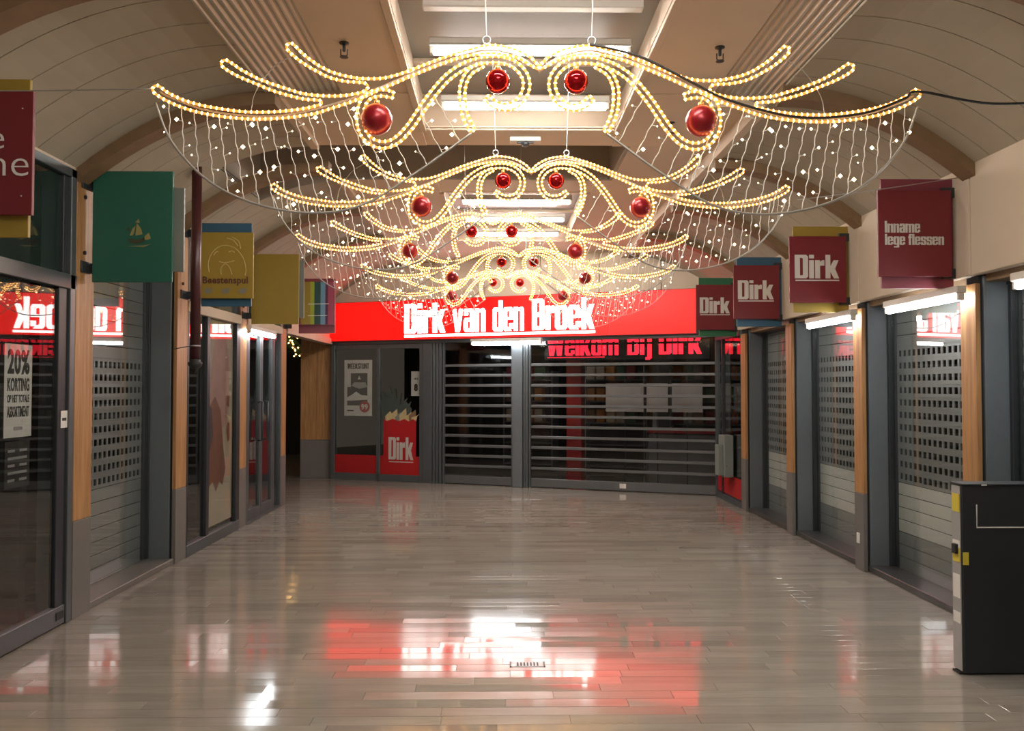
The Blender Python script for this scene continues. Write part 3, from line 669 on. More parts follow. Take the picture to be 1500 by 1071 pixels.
# grey posts and grille shutters
p = F('entrance_post', 'wide grey metal post with ribbed edge between window and grille shutter', 'post', 1.80, 0, 0)
box_part('panel', FRAME, p, (0, .17, -.05, .06, 0, 2.335), .005)
for k in range(3): box_part('rib', FRAME, p, (.18 + .052 * k, .222 + .052 * k, -.04 + .012 * k, .06, 0, 2.335), .004)
p = F('entrance_post', 'grey metal door post under the white lamp between two grille shutters', 'post', 3.40, 0, 0)
box_part('panel', BLOCK, p, (0, .17, -.06, .06, 0, 2.335), .005); box_part('rib', FRAME, p, (.18, .215, -.03, .06, 0, 2.335), .003); box_part('rib', FRAME, p, (.222, .262, -.045, .06, 0, 2.335), .003)
def grille(label, s0, s1):
    t = F('grille_shutter', label, 'shutter', s0, -.02, 0); L = s1 - s0; pitch = .165
    bar = MB().box(.03, L - .03, -.012, .012, -.022, .022, c=.005).mesh('slat', BARS); pane = MB().box(.03, L - .03, -.002, .002, .024, pitch - .024).mesh('clear_pane', GLASSD)
    for k in range(11): place('slat', bar, t, (0, 0, 1.955 - pitch * k))
    for k in range(11): place('clear_pane', pane, t, (0, 0, 1.955 - pitch * (k + 1)))
    box_part('bottom_rail', BARS, t, (.03, L - .03, -.018, .018, .012, .145), .005)
    box_part('top_pane', GLASSD, t, (.03, L - .03, -.002, .002, 1.98, 2.335))
    for k in range(1, int(L / .92)): box_part('joint', BARS, t, (k * .92, k * .92 + .012, .004, .01, .145, 1.95))
    box_part('guide_rail', FRAME, t, (0, .03, -.03, .03, 0, 2.335), .003); box_part('guide_rail', FRAME, t, (L - .03, L, -.03, .03, 0, 2.335), .003)
    return t
grille('narrow grey bar grille shutter left of the lamp-lit door post', 2.15, 3.395)
t = grille('wide grey bar grille shutter closing the supermarket entrance under the red ticker', 3.665, 6.70)
box_part('lock_plate', WHITEP, t, (1.47, 1.57, -.022, -.018, .05, .12))
p = F('entrance_post', 'slim grey corner post right of the wide grille shutter', 'post', 6.706, 0, 0)
box_part('panel', FRAME, p, (0, .09, -.05, .06, 0, 2.335), .005)
# red led ticker
t = F('led_ticker', 'black box ticker with glowing red Welkom bij Dirk letters above the grille', 'sign', 3.86, -.2, 0)
box_part('casing', BLACK, t, (0, 2.62, 0, .1, 2.03, 2.46), .004)
heavy('Welkom', LEDR, t, .05, 1.22, 2.10, 2.43, -.004, .004); heavy('bij', LEDR, t, 1.36, 1.74, 2.10, 2.43, -.004, .004); heavy('Dirk', LEDR, t, 1.85, 2.50, 2.10, 2.43, -.004, .004)
box_part('led_line', LEDR, t, (.05, 1.0, -.004, 0, 2.068, 2.076)); box_part('cross_strip', BLACK, t, (0, 2.62, -.010, -.005, 2.262, 2.298))
# glazed return between the last right pillar and the front
w = struct('window_10', (XR + .02, 12.02, 0), R(-90))
Lr = 12.02 - 10.69
box_part('pane', GLASS, w, (.05, Lr - .05, .01, .016, .08, 2.28)); box_part('sill', FRAME, w, (0, Lr, -.02, .05, 0, .08), .003); box_part('head', FRAME, w, (0, Lr, -.02, .05, 2.28, 2.35), .003)
box_part('red_film', REDF, w, (.05, Lr - .05, .004, .008, .1, .37)); box_part('post', FRAME, w, (0, .05, -.02, .05, .08, 2.28), .003); box_part('post', FRAME, w, (Lr - .05, Lr, -.02, .05, .08, 2.28), .003)
box_part('post', FRAMED, w, (.30, .36, -.012, .04, .08, 2.28), .003)
b = thing('control_box', 'pale grey metal control box on the glazed corner right of the grille', 'box', (3.18, 11.28, .37), 0)
box_part('cabinet', GREYP, b, (-.13, .0, -.16, .12, 0, .57), .006); box_part('cover', GREYP, b, (-.2, -.131, -.12, .05, .02, .44), .006); box_part('screw', BLACKP, b, (-.1, -.09, -.164, -.16, .15, .16))

# ---- inside the supermarket
p = F('red_column', 'red painted column standing inside behind the wide grille shutter', 'column', 4.02, -.9, 0)
box_part('shaft', REDF, p, (0, .26, 0, .26, .12, 2.94), .006); box_part('base', REDF, p, (-.01, .27, -.01, .27, 0, .12), .004)
for k, (s0, wd_, hh) in enumerate(((.25, .62, .46), (.92, .34, .46), (1.32, .48, .46))):
    p = F('notice_board', ('%s cream notice sheet hanging behind the wide grille shutter' % ('broad', 'narrow', 'ruled')[k]), 'notice', 4.50 + s0, -.7, 1.2)
    box_part('sheet', WHITEP, p, (0, wd_, 0, .008, 0, hh)); box_part('text_line', SHUT, p, (wd_ * .25, wd_ * .75, -.003, 0, hh * .55, hh * .58))
    box_part('rod', FRAMED, p, (wd_ * .5 - .008, wd_ * .5 + .008, .008, .024, -1.2, 1.75))
for k, (s0, L_) in enumerate(((2.3, 1.0), (3.9, 1.2), (5.5, 1.35))):
    t = F('shop_shelf_unit', ('dim grocery shelf unit behind the %s' % ('narrow grille shutter', 'red column', 'cream notice sheets')[k]), 'shelf', s0, -2.4, 0, 'shelf units inside the supermarket')
    for q in (0, 1): box_part('upright', SHELFM, t, (q * (L_ - .03), q * (L_ - .03) + .03, 0, .4, 0, 1.9))
    box_part('back_panel', DARKWALL, t, (.03, L_ - .03, .37, .39, .05, 1.9))
    for q in range(5):
        sb = box_part('shelf_board', SHELFM, t, (.03, L_ - .03, 0, .37, .12 + q * .4, .14 + q * .4))
NTH = ['first', 'second', 'third', 'fourth', 'fifth', 'sixth', 'seventh', 'eighth']
GC = [mat('carton_red', (.30, .03, .03), .6), mat('carton_cream', (.5, .42, .3), .6), mat('carton_brown', (.22, .10, .05), .6), mat('carton_green', (.06, .16, .08), .6), mat('carton_orange', (.5, .2, .04), .6)]
rg = random.Random(3); cart = [MB().box(0, .16, 0, .2, 0, .24, c=.01).mesh('carton', g) for g in GC]
for k, (s0, L_) in enumerate(((2.3, 1.0), (3.9, 1.2), (5.5, 1.35))):
    for q in range(2, 5):
        x = .05
        while x < L_ - .2:
            ci = rg.randrange(5); m_ = cart[ci]; fx = fpt(s0 + x, -2.44)
            o = place('grocery_carton', m_, None, (fx[0], fx[1], .142 + q * .4), FROT); o['category'] = 'carton'; o['group'] = 'grocery cartons on the dim shelves'
            nth = NTH[round((x - .05) / .19)]
            o['label'] = '%s carton, %s from the left on the %s shelf behind the %s' % (('red', 'cream', 'brown', 'green', 'orange')[ci], nth, ('third', 'fourth', 'top')[q - 2], ('narrow grille shutter', 'red column', 'cream notice sheets')[k]); x += .19
t = F('checkout_counter', 'grey checkout counter with dark belt and red edge behind the wide grille', 'counter', 5.35, -1.15, 0)
box_part('body', SHELFM, t, (0, 1.2, .0, .55, 0, .82), .01); box_part('belt', BLACKP, t, (.1, 1.1, .05, .5, .82, .84)); box_part('edge_bar', REDF, t, (0, 1.2, -.03, 0, .84, .90), .006)
box_part('post', ALU, t, (.06, .12, .1, .16, .82, 1.5)); box_part('screen', FRAMED, t, (-.02, .24, .1, .13, 1.35, 1.55), .005)
def tube_light(label, loc, rz, L, m=TUBE, group=None, name='fluorescent_lamp', r=.026, shade=False, lit=True):
    """batten with one tube; local x along the tube, housing above"""
    t = thing(name, label, 'lamp', loc, rz, group)
    box_part('housing', HOUS, t, (-L / 2 - .03, L / 2 + .03, -.035, .035, .024, .075), .006)
    if lit: MB().tube([(-L / 2, 0, 0), (L / 2, 0, 0)], r, 10).build('tube', m, t, smooth=False)
    if shade:      # pressed-steel reflector that keeps the light off the coffer above
        MB().prism([(-.075, .006), (-.04, .031), (.04, .031), (.075, .006), (.077, .008), (.042, .034), (-.042, .034), (-.077, .008)], -L / 2 - .03, L / 2 + .03).build('reflector', HOUS, t, rz=R(90))
    for q in (-1, 1) if lit else (): box_part('lamp_holder', HOUS, t, (q * (L / 2 + .015) - .012, q * (L / 2 + .015) + .012, -.022, .022, -.024, .026), .003)
    return t
tube_light('added warm fill tube above the snack shelves behind the left window', (XL - .45, 7.75 + .5, 2.6), R(90), .6, emit('added_shelf_fill', (1, .86, .68), 26.0))  # unseen lamp, added to brighten the goods on the shelves
fp = fpt(3.9, -2.1); tube_light('added dim fill tube on the ceiling inside the supermarket', (fp[0], fp[1], 2.87), FROT, .6, emit('added_interior_fill', (1, .93, .85), 22.0))  # unseen fill lamp, added so the supermarket interior is not too dark

# ================================================================== LAMPS
for yt, lab, lit in ((-.9, 'lit tube lamp in the ceiling coffer farthest behind the viewer', True), (1.2, 'lit tube lamp in the ceiling coffer above the viewer', True), (3.1, 'lit tube lamp in the near coffer before the unlit fitting', True),
                     (4.62, 'unlit cream lamp fitting in the near ceiling coffer', False), (5.07, 'lit white tube lamp just above the nearest light garland', True), (6.08, 'lit white tube lamp behind the loops of the nearest light garland', True),
                     (9.24, 'lit white tube lamp, first of the far ceiling coffer', True), (10.23, 'lit white tube lamp, middle of the far ceiling coffer', True), (11.2, 'lit white tube lamp, last of the far ceiling coffer', True)):
    tube_light(lab, (.19, yt, ZC + (.0 if lit else .03)), 0, 1.2, TUBE, 'ceiling coffer lamps', shade=lit, lit=lit)
sl = [('white tube lamp under the fascia, right shopfront nearest the viewer', 4.32), ('white tube lamp under the dark red Inname sign', 5.95), ('white tube lamp under the yellow backed Dirk sign', 7.62)]
for lab, yt in sl: tube_light(lab, (XR - .08, yt, 2.205), R(90), 1.0, TUBE2, 'tube lamps under the right fascia')
tube_light('white tube lamp over the glass doors under the plain yellow sign', (XL + .075, 9.95, 2.24), R(90), 1.0, TUBE2)
fp = fpt(3.32, .13); tube_light('white tube lamp under the long red lightbox sign', (fp[0], fp[1], 2.305), FROT, 1.15, TUBE2)

# ================================================================== PROJECTING SIGNS
def proj_sign(label, x_wall, y, side, parts, group, marks=None):
    """parts: list of (name, material, x0, x1, z0, z1, y offset); marks: function adding the print"""
    t = thing('projecting_sign', label, 'sign', (x_wall, y, 0), 0, group); made = {}
    for (nm, m_, x0, x1, z0, z1, yo) in parts:
        made[nm] = box_part(nm, m_, t, (x0 - x_wall, x1 - x_wall, yo, yo + .022, z0, z1), .002)
    zs = [q[4] for q in parts] + [q[5] for q in parts]; za, zb = min(zs), max(zs)
    for zz in (za + .10, zb - .10):
        br = box_part('bracket', FRAMED, t, (0 if side > 0 else 0, -.10 * side, .024, .05, zz - .035, zz + .035), .002)
    if side < 0:
        for zz in (za + .10, zb - .10): box_part('mount_plate', FRAMED, t, (.013, .024, -.10, .05, zz - .04, zz + .04), .002)
    for zz in (za + .20, zb - .20):
        if side < 0: MB().tube([(.012, -.05, zz), (.026, -.05, zz)], .014, 8).build('screw', BLACKP, t)
    if marks: marks(t, made)
    return t
def dirk(t, made, x0, x1, z0, z1):
    f = made['front_panel']; w_ = x1 - x0; h = z1 - z0
    heavy('Dirk', SILVER, f, x0 + .09 * w_, x0 + .87 * w_, z0 + .365 * h, z0 + .72 * h, -.003, .003)
    box_part('underline', SILVER, f, (x0 + .10 * w_, x0 + .87 * w_, -.004, 0, z0 + .325 * h, z0 + .345 * h))
rs = 'square shop signs along the right side'
proj_sign('dark red Inname lege flessen sign above the nearest right tube lamp', XR, 5.585, 1, [('back_panel', MAROON, 2.655, XR - .012, 2.285, 3.05, .05), ('front_panel', REDP, 2.61, 3.12, 2.36, 2.96, 0)], rs,
          lambda t, m: (heavy('Inname', SILVER, m['front_panel'], 2.655 - XR, 2.90 - XR, 2.665, 2.745, -.003, .003), heavy('lege flessen', SILVER, m['front_panel'], 2.655 - XR, 3.065 - XR, 2.58, 2.655, -.003, .003)))
for (lab, yy, m_, lo) in (('red Dirk sign with an olive yellow back panel', 7.3, YELL, 3.195), ('red Dirk sign with a blue back panel', 9.06, BLUE, 3.19), ('red Dirk sign with a green back panel beside the lightbox', 10.8, GREEND, 3.17)):
    proj_sign(lab, XR, yy, 1, [('back_panel', m_, 2.655, XR - .012, 2.275, 3.055, .05), ('front_panel', REDP, 2.605, 3.118, 2.357, 2.957, 0)], rs,
              lambda t, m: dirk(t, m, 2.605 - XR, 3.118 - XR, 2.357, 2.957))
ls_ = 'square shop signs along the left side'
def m_l0(t, m):
    f = m['front_panel']; lettering('e', WHITEP, f, .385, .475, 2.79, 2.885, -.003, -.012, cap=.53); lettering('ne', WHITEP, f, .405, .597, 2.655, 2.755, -.003, -.012, cap=.53)
    for zz in (2.55, 2.99): box_part('rivet', SILVER, f, (.56, .566, -.003, 0, zz, zz + .006))
proj_sign('red sign with thin white letters on olive back panel, cut by the left edge', XL, 4.1, -1, [('back_panel', YELL, XL + .06, -2.38, 2.355, 3.16, .05), ('front_panel', REDP, XL + .1, -2.335, 2.458, 3.08, 0)], ls_, m_l0)
def m_l1(t, m):
    f = m['front_panel']; g = mat('emblem_gold', (.42, .36, .14), .4, .3); dk = mat('emblem_dark', (.06, .06, .03), .5); cx = XL - XL
    c = -2.59 - XL; z = 2.66
    E_ = lambda poly, mm: MB().prism([(c + a, z + b) for a, b in poly], -.003, 0).build('emblem', mm, f)
    E_([(-.06, 0), (-.05, -.03), (.0, -.04), (.05, -.025), (.06, .005), (.0, -.01)], dk); E_([(-.05, .02), (-.03, .07), (-.01, .09), (-.02, .04), (-.03, .02)], g); E_([(-.01, .02), (.0, .11), (.03, .07), (.04, .03)], g)
    E_([(.045, -.01), (.06, .02), (.085, .04), (.1, .0), (.08, -.01)], g); E_([(-.07, -.055), (.05, -.06), (.1, -.04), (.05, -.05)], g); E_([(-.01, .115), (.012, .14), (.02, .11)], g); E_([(-.075, .055), (-.055, .085), (-.05, .05)], dk)
proj_sign('large green sign with a small golden emblem beside the wood pillar', XL, 5.86, -1, [('back_panel', GREYP, -2.72, -2.276, 2.43, 3.037, .05), ('front_panel', GREEN, -2.905, -2.338, 2.348, 3.143, 0)], ls_, m_l1)
def m_l2(t, m):
    f = m['front_panel']; pal = mat('pale_outline', (.52, .42, .16), .6); dk = mat('brown_print', (.10, .035, .02), .6)
    x0 = -2.75 - XL
    S = lambda pts: MB().tube([(x0 + a, -.001, 2.43 + b) for a, b in spline(pts, .012)], .0042, 5).build('outline_print', pal, f)
    S([(.04, .24), (.03, .33), (.07, .43), (.16, .49), (.27, .47), (.35, .38), (.38, .27), (.37, .2)]); S([(.15, .22), (.15, .28), (.19, .32), (.23, .28), (.25, .22)])
    S([(.08, .40), (.10, .43), (.13, .43)]); S([(.22, .43), (.25, .44), (.28, .42)]); S([(.13, .34), (.17, .33), (.22, .335), (.28, .35)]); S([(.2, .56), (.26, .54), (.31, .48)]); S([(.25, .57), (.31, .53), (.33, .46)])
    lettering('Beestenspul', dk, f, x0 - .02, x0 + .40, .0 + 2.43 + .135, 2.43 + .205, -.003, .03)
    gp = mat('grey_figure_print', (.2, .19, .14), .6)
    for k, cx in enumerate((.03, .19, .35)):
        MB().prism([(x0 + cx + .035 * math.cos(a * math.pi / 6), 2.43 + .065 + .026 * math.sin(a * math.pi / 6)) for a in range(12)], -.003, 0).build('figure_print', gp, f)
        MB().prism([(x0 + cx + .02, 2.43 + .085), (x0 + cx + .045, 2.43 + .10), (x0 + cx + .04, 2.43 + .07)], -.004, 0).build('figure_print', gp, f)
proj_sign('olive yellow Beestenspul sign with a chick outline on blue back panel', XL, 7.66, -1, [('back_panel', BLUE, -2.80, -2.334, 2.357, 3.141, .05), ('front_panel', YELL, -2.80, -2.303, 2.427, 3.045, 0)], ls_, m_l2)
proj_sign('plain olive yellow sign above the glass doors', XL, 9.46, -1, [('back_panel', GREYP, -2.72, -2.271, 2.40, 3.072, .05), ('front_panel', YELL, -2.86, -2.318, 2.323, 3.134, 0)], ls_)
def m_l4(t, m):
    f = m['front_panel']; x0 = -2.72 - XL; cols = [YELL, mat('stripe_lime', (.30, .36, .03), .5), mat('stripe_teal', (.015, .06, .05), .5), mat('stripe_sky', (.14, .26, .36), .5), mat('stripe_plum', (.08, .015, .06), .5), mat('stripe_rose', (.30, .05, .09), .5)]
    ws = [.13, .055, .085, .065, .035, .075]; x = x0
    for w_, c_ in zip(ws, cols): box_part('stripe', c_, f, (x, x + w_ - .0015, -.003, 0, 2.455, 3.04)); x += w_
    MB().prism([(x0 + .1, 2.73), (x0 + .38, 2.735), (x0 + .38, 2.742), (x0 + .1, 2.738)], -.005, -.003).build('faint_print', SHUTW, f); MB().prism([(x0 + .1, 2.57), (x0 + .36, 2.575), (x0 + .36, 2.58), (x0 + .1, 2.577)], -.005, -.003).build('faint_print', SHUTW, f)
proj_sign('rainbow striped sign with a maroon frame next to the lightbox', XL, 11.22, -1, [('back_panel', MAROON, -2.76, -2.262, 2.335, 3.09, .05), ('front_panel', MAROON, -2.74, -2.262, 2.445, 3.05, 0)], ls_, m_l4)

# ---- tall picture poster and pet-shop goods in the third left bay
ya, yb = bay_l(2)
p = thing('picture_poster', 'tall pale poster with a reddish brown animal picture in the left window', 'poster', (XL - .028, ya + .61, 0), R(90))
Lp = yb - ya - .12 - .62
box_part('sheet', mat('poster_cream', (.55, .46, .33), .6, noise=.12, scale=3), p, (0, Lp, 0, .003, .16, 2.30))
pk = mat('poster_pink', (.55, .30, .25), .6, noise=.2, scale=6); br_ = mat('poster_brown', (.30, .10, .05), .6, noise=.25, scale=9); dk_ = mat('poster_dark', (.09, .05, .05), .6, noise=.2)
w_ = Lp / .8
for k, (poly, m_) in enumerate((([(.02, 1.35), (.1, 1.6), (.2, 2.0), (.3, 2.25), (.55, 2.28), (.66, 1.9), (.7, 1.5), (.6, 1.2), (.3, 1.1)], pk), ([(.05, .55), (.02, 1.0), (.1, 1.4), (.25, 1.5), (.42, 1.35), (.5, 1.0), (.58, .72), (.5, .55), (.4, .6), (.3, .5), (.2, .62)], br_),
                              ([(.03, 1.0), (.06, 1.42), (.16, 1.38), (.2, 1.1), (.12, .95)], dk_), ([(.6, 1.12), (.64, 1.22), (.7, 1.2), (.7, 1.02), (.64, 1.0)], br_), ([(.6, 1.4), (.62, 1.52), (.69, 1.5), (.68, 1.38)], br_))):
    MB().prism([(a * w_, b) for a, b in poly], -.002 - .001 * k, -.001 - .001 * k).build('picture_print', m_, p)
t = thing('shop_shelf_unit', 'dark shelf unit with snacks behind the left window near the oxblood post', 'shelf', (XL - .75, ya + .0, 0), R(90))
for q in (0, 1): box_part('upright', SHELFM, t, (q * .97, q * .97 + .03, 0, .35, 0, 1.9))
for q in range(6): box_part('shelf_board', SHELFM, t, (.03, .97, 0, .35, .35 + q * .26, .37 + q * .26))
bag = [MB().ball((0, 0, .055), .06, 10, 7, .9).mesh('snack_bag', c_) for c_ in (GC[4], GC[1], GC[2])]
for q in range(2, 5):
    for k in range(6):
        o = place('snack_bag', bag[(k + q) % 3], None, (XL - .82, ya + .13 + k * .15, .372 + q * .26)); o['label'] = '%s snack bag, %s from the front on the %s shelf behind the left window' % (('orange', 'cream', 'brown')[(k + q) % 3], NTH[k], ('lowest filled', 'middle filled', 'top filled')[q - 2]); o['category'] = 'bag'; o['group'] = 'snack bags on the left shop shelf'

# ================================================================== LIGHT GARLANDS
PXM = 324.3
def pu(cx, cy):       # tracing units -> metres in the garland plane (u across from its centre, w height)
    px, py = 200 + cx / 2.5, 40 + cy / 2.5
    return ((px - 790) / PXM, 3.174 - (py - 62) / PXM)
WING = [(1478, 150), (1450, 118), (1420, 98), (1380, 80), (1330, 70), (1280, 68), (1200, 88), (1110, 118), (1000, 162), (950, 180), (900, 192), (850, 195), (800, 192), (740, 180), (690, 162), (640, 132), (600, 100), (570, 70), (555, 64),
        (543, 76), (553, 96), (590, 128), (640, 160), (700, 190), (760, 205), (810, 208), (836, 214), (842, 230), (820, 245), (770, 256), (720, 260), (660, 258), (600, 250), (540, 232), (480, 212), (430, 192), (380, 165), (340, 138), (318, 128),
        (303, 142), (320, 162), (370, 190), (430, 215), (490, 240), (550, 258), (610, 272), (662, 276), (674, 288), (640, 300), (590, 310), (520, 318), (450, 321), (380, 319), (310, 310), (240, 298), (170, 278), (110, 250), (78, 226), (60, 228),
        (56, 246), (90, 272), (150, 300), (220, 322), (300, 337), (380, 345), (450, 347), (530, 343), (600, 334), (660, 322), (720, 302), (780, 282), (830, 262), (880, 238), (940, 212), (1000, 185), (1060, 160), (1110, 140), (1180, 115), (1240, 102), (1290, 96), (1350, 102), (1400, 116), (1440, 140), (1476, 158)]
CURL = [(935, 254), (890, 247), (852, 256), (825, 285), (814, 340), (824, 390), (850, 424), (890, 440), (930, 434), (965, 410), (1000, 370), (1030, 325), (1060, 280), (1100, 228), (1140, 185), (1190, 150), (1240, 130), (1290, 121), (1340, 123), (1385, 140), (1418, 175), (1428, 215), (1415, 258), (1385, 288), (1345, 297), (1305, 285), (1280, 258)]
TAIL = [(1262, 140), (1218, 168), (1195, 212), (1190, 260), (1198, 318), (1214, 360), (1230, 386)]
HULLP = [(690, 198), (607, 258), (532, 304), (457, 317), (374, 304), (303, 269), (250, 212), (224, 150)]
hull_l = [((a - 790) / PXM, 3.174 - (b - 62) / PXM) for a, b in HULLP]
def garland_side(sg):
    """returns the meshes of one wing; sg -1 = as traced (left), +1 = mirrored"""
    P3 = lambda q: ((q[0] if sg < 0 else -q[0]), 0.0, q[1])
    out = []
    def strand(path2, closed):
        me_t = MB().tube([P3(q) for q in path2], .0062, 5, closed); mb = MB()
        L = list(path2) + ([path2[0]] if closed else [])
        for q in spline(L, .0262):
            x, _, z = P3(q); mb.octa((x, -.002, z), .0088)
        return me_t, mb
    w = spline([pu(*p) for p in WING], .012); out.append(('wing',) + strand(w, False))
    c = offset_loop(spline([pu(*p) for p in CURL], .014), .0148); out.append(('curl',) + strand(c, True))
    tl = offset_loop(spline([pu(*p) for p in TAIL], .014), .0125); out.append(('tail',) + strand(tl, True))
    h = spline(hull_l, .02)
    hull = MB().tube([P3(q) for q in h], .0055, 6)
    brace = MB().tube([P3(pu(*q)) for q in spline([(560, 112), (500, 150), (455, 205), (425, 260), (415, 318)], 12)], .002, 4)
    frm = MB()
    frm.tube([(P3(q)[0], .012, P3(q)[2]) for q in spline([pu(*p) for p in [(1478, 165), (1440, 130), (1380, 96), (1290, 80), (1200, 98), (1110, 128), (1000, 172), (900, 218), (780, 266), (660, 302), (530, 330), (400, 332), (250, 312), (110, 262), (64, 236)]], .03)], .006, 5)
    # icicle strings: from the underside down to the lower frame tube
    strings = []
    rg = random.Random(5 + sg)
    under = spline([pu(*p) for p in [(100, 280), (220, 322), (300, 337), (450, 347), (600, 334), (720, 302), (800, 300), (824, 390), (890, 450), (960, 420), (1030, 335), (1100, 240), (1180, 240), (1200, 300)]], .004)
    x_end = max(q[0] for q in under); u = pu(115, 0)[0]; n = 0
    while u < pu(1185, 0)[0]:
        top = min(under, key=lambda q: abs(q[0] - u))
        f = (u - pu(115, 0)[0]) / (pu(1185, 0)[0] - pu(115, 0)[0]); a = R(2 + 30 * f); dx, dz = math.sin(a), -math.cos(a)
        best = None
        for p_, q_ in zip(h, h[1:]):
            den = dx * (q_[1] - p_[1]) - dz * (q_[0] - p_[0])
            if abs(den) < 1e-9: continue
            tt = ((p_[0] - top[0]) * (q_[1] - p_[1]) - (p_[1] - top[1]) * (q_[0] - p_[0])) / den
            ss = ((p_[0] - top[0]) * dz - (p_[1] - top[1]) * dx) / den
            if tt > .02 and 0 <= ss <= 1 and (best is None or tt < best): best = tt
        if best:
            mb = MB(); bl = MB(); m = max(3, int(best / .035)); pts = []
            for k in range(m + 1):
                s = best * k / m; wob = .003 * (-1 if k % 2 else 1) * (0 < k < m)
                pts.append((top[0] + dx * s + wob, top[1] + dz * s))
            mb.tube([P3(q) for q in pts], .0024, 4)
            s = .02 + rg.random() * .05
            while s < best - .01:
                sd = rg.choice((-1, 1)); bx, bz = top[0] + dx * s, top[1] + dz * s; lx = .026 * sd; lz = rg.choice((.008, -.004, .012))
                mb.tube([P3((bx, bz)), P3((bx + lx, bz + lz))], .0018, 3)
                bl.octa(P3((bx + lx, bz + lz)), rg.choice((.0038, .0042, .0048, .0075, .0105)))
                s += .07 + rg.random() * .09
            strings.append((mb, bl))
        u += .057; n += 1
    return out, hull, brace, frm, strings
SIDES = {sg: garland_side(sg) for sg in (-1, 1)}
GM = {}
for sg in (-1, 1):
    out, hull, brace, frm, strings = SIDES[sg]
    GM[sg] = ([('%s_rope' % n, a.mesh('%s_rope' % n, ROPE), b.mesh('light_bulbs', BULB)) for n, a, b in out], hull.mesh('lower_tube', TUBEM, True), brace.mesh('brace_wire', TUBEM), frm.mesh('frame_tube', TUBEM, True),
              [(a.mesh('icicle_string', WIREW), b.mesh('string_bulbs', ICE)) for a, b in strings])
ring_me = MB().tube([(.018 * math.cos(k * math.pi / 8), 0, .018 * math.sin(k * math.pi / 8)) for k in range(16)], .0045, 6, True).mesh('eye_ring', ALU, True)
ball_o = MB().ball((0, 0, 0), .0705, 32, 20).mesh('ball', BAUB, True); ball_i = MB().ball((0, 0, 0), .055, 32, 20).mesh('ball', BAUG, True)
cap_me = MB().lathe([(.011, 0), (.013, .004), (.012, .016), (.004, .018), (.003, .03)], 12).mesh('cap', GOLD, True)
gl = [('nearest and largest string-light garland with curled wings and red baubles', .18, 3.70, 'nearest garland', 3.87), ('second string-light garland, hanging just behind the nearest one', .212, 5.50, 'second garland', 3.87),
      ('third string-light garland, set a little to the left below the ceiling lamps', -.063, 7.30, 'third garland', 4.06), ('fourth string-light garland, in front of the last one', .21, 9.10, 'fourth garland', 3.87), ('farthest string-light garland, hanging before the red lightbox sign', .10, 10.90, 'farthest garland', 3.87)]
for lab, gx, gy, nm, ztop in gl:
    g = thing('light_garland', lab, 'garland', (gx, gy, 0), 0, 'light garlands along the corridor')
    for sg in (-1, 1):
        ropes, hull, brace, frm, strings = GM[sg]
        for n, a, b in ropes:
            ro = place(n, a, g); place('light_bulbs', b, ro, kind='stuff')
        place('lower_tube', hull, g); place('brace_wire', brace, g); place('frame_tube', frm, g)
        for a, b in strings:
            so = place('icicle_string', a, g); place('string_bulbs', b, so, kind='stuff')
        place('eye_ring', ring_me, g, (sg * .2405, .006, 3.185))
        MB().tube([(sg * .2405, .006, 3.203), (sg * .262, .006, ztop)], .0022, 5).build('suspension_wire', WIREW, g)
    for sg, sd in ((-1, 'left'), (1, 'right')):
        for kind, u, z, r, me, lb in (('outer', .739, 2.815, .0705, ball_o, 'matte red bauble in the %s outer curl of the %s'), ('inner', .190 if sg < 0 else .168, 2.992, .055, ball_i, 'glossy red bauble inside the %s loop of the %s')):
            b = thing('red_bauble', lb % (sd, nm), 'bauble', (gx + sg * u, gy - .004, z), 0, 'red baubles on the garlands')
            place('ball', me, b); place('cap', cap_me, b, (0, 0, r - .002))
            tz = 2.915 if kind == 'outer' else 3.09
            MB().tube([(0, 0, r + .022), (0, .004, max(r + .03, tz - z))], .0015, 4).build('hanging_loop', TUBEM, b)
# cables to the nearest garland and along the ceiling
def cable(label, pts, r, m, name='power_cable'):
    P = [Vector(p) for p in pts]; out = []
    for i in range(len(P) - 1):
        p0 = P[i - 1] if i else P[0] * 2 - P[1]; p1, p2 = P[i], P[i + 1]; p3 = P[i + 2] if i + 2 < len(P) else P[-1] * 2 - P[-2]
        for k in range(8):
            t = k / 8; out.append(.5 * ((2 * p1) + (p2 - p0) * t + (2 * p0 - 5 * p1 + 4 * p2 - p3) * t * t + (3 * p1 - p0 - 3 * p2 + p3) * t ** 3))
    out.append(P[-1]); o = MB().tube(out, r, 6).build(name, m, None, smooth=True); o['label'] = label; o['category'] = 'cable'
    return o
q = lambda cx, cy: (.18 - pu(cx, cy)[0], 3.685, pu(cx, cy)[1])
cable('black power cable running along the right wing of the nearest garland to the wall', [q(1290, 66), q(1200, 84), q(1100, 112), q(1000, 160), q(900, 212), q(800, 262), q(660, 306), q(530, 332), q(400, 334), q(250, 312), q(120, 262), q(62, 236), (2.3, 3.75, 2.92), (2.75, 3.78, 2.96), (XR - .01, 3.8, 3.03)], .0065, CABLE)
cable('thin grey support wire from the left wall to the nearest garland', [(XL + .01, 4.0, 3.05), (-2.3, 3.86, 2.995), (-1.575, 3.70, 2.95)], .003, TUBEM, 'support_wire')
cable('thin dark support wire from the second garland to the right wall', [(2.02, 5.5, 2.87), (2.6, 5.52, 2.95), (XR - .01, 5.55, 3.04)], .003, TUBEM, 'support_wire')

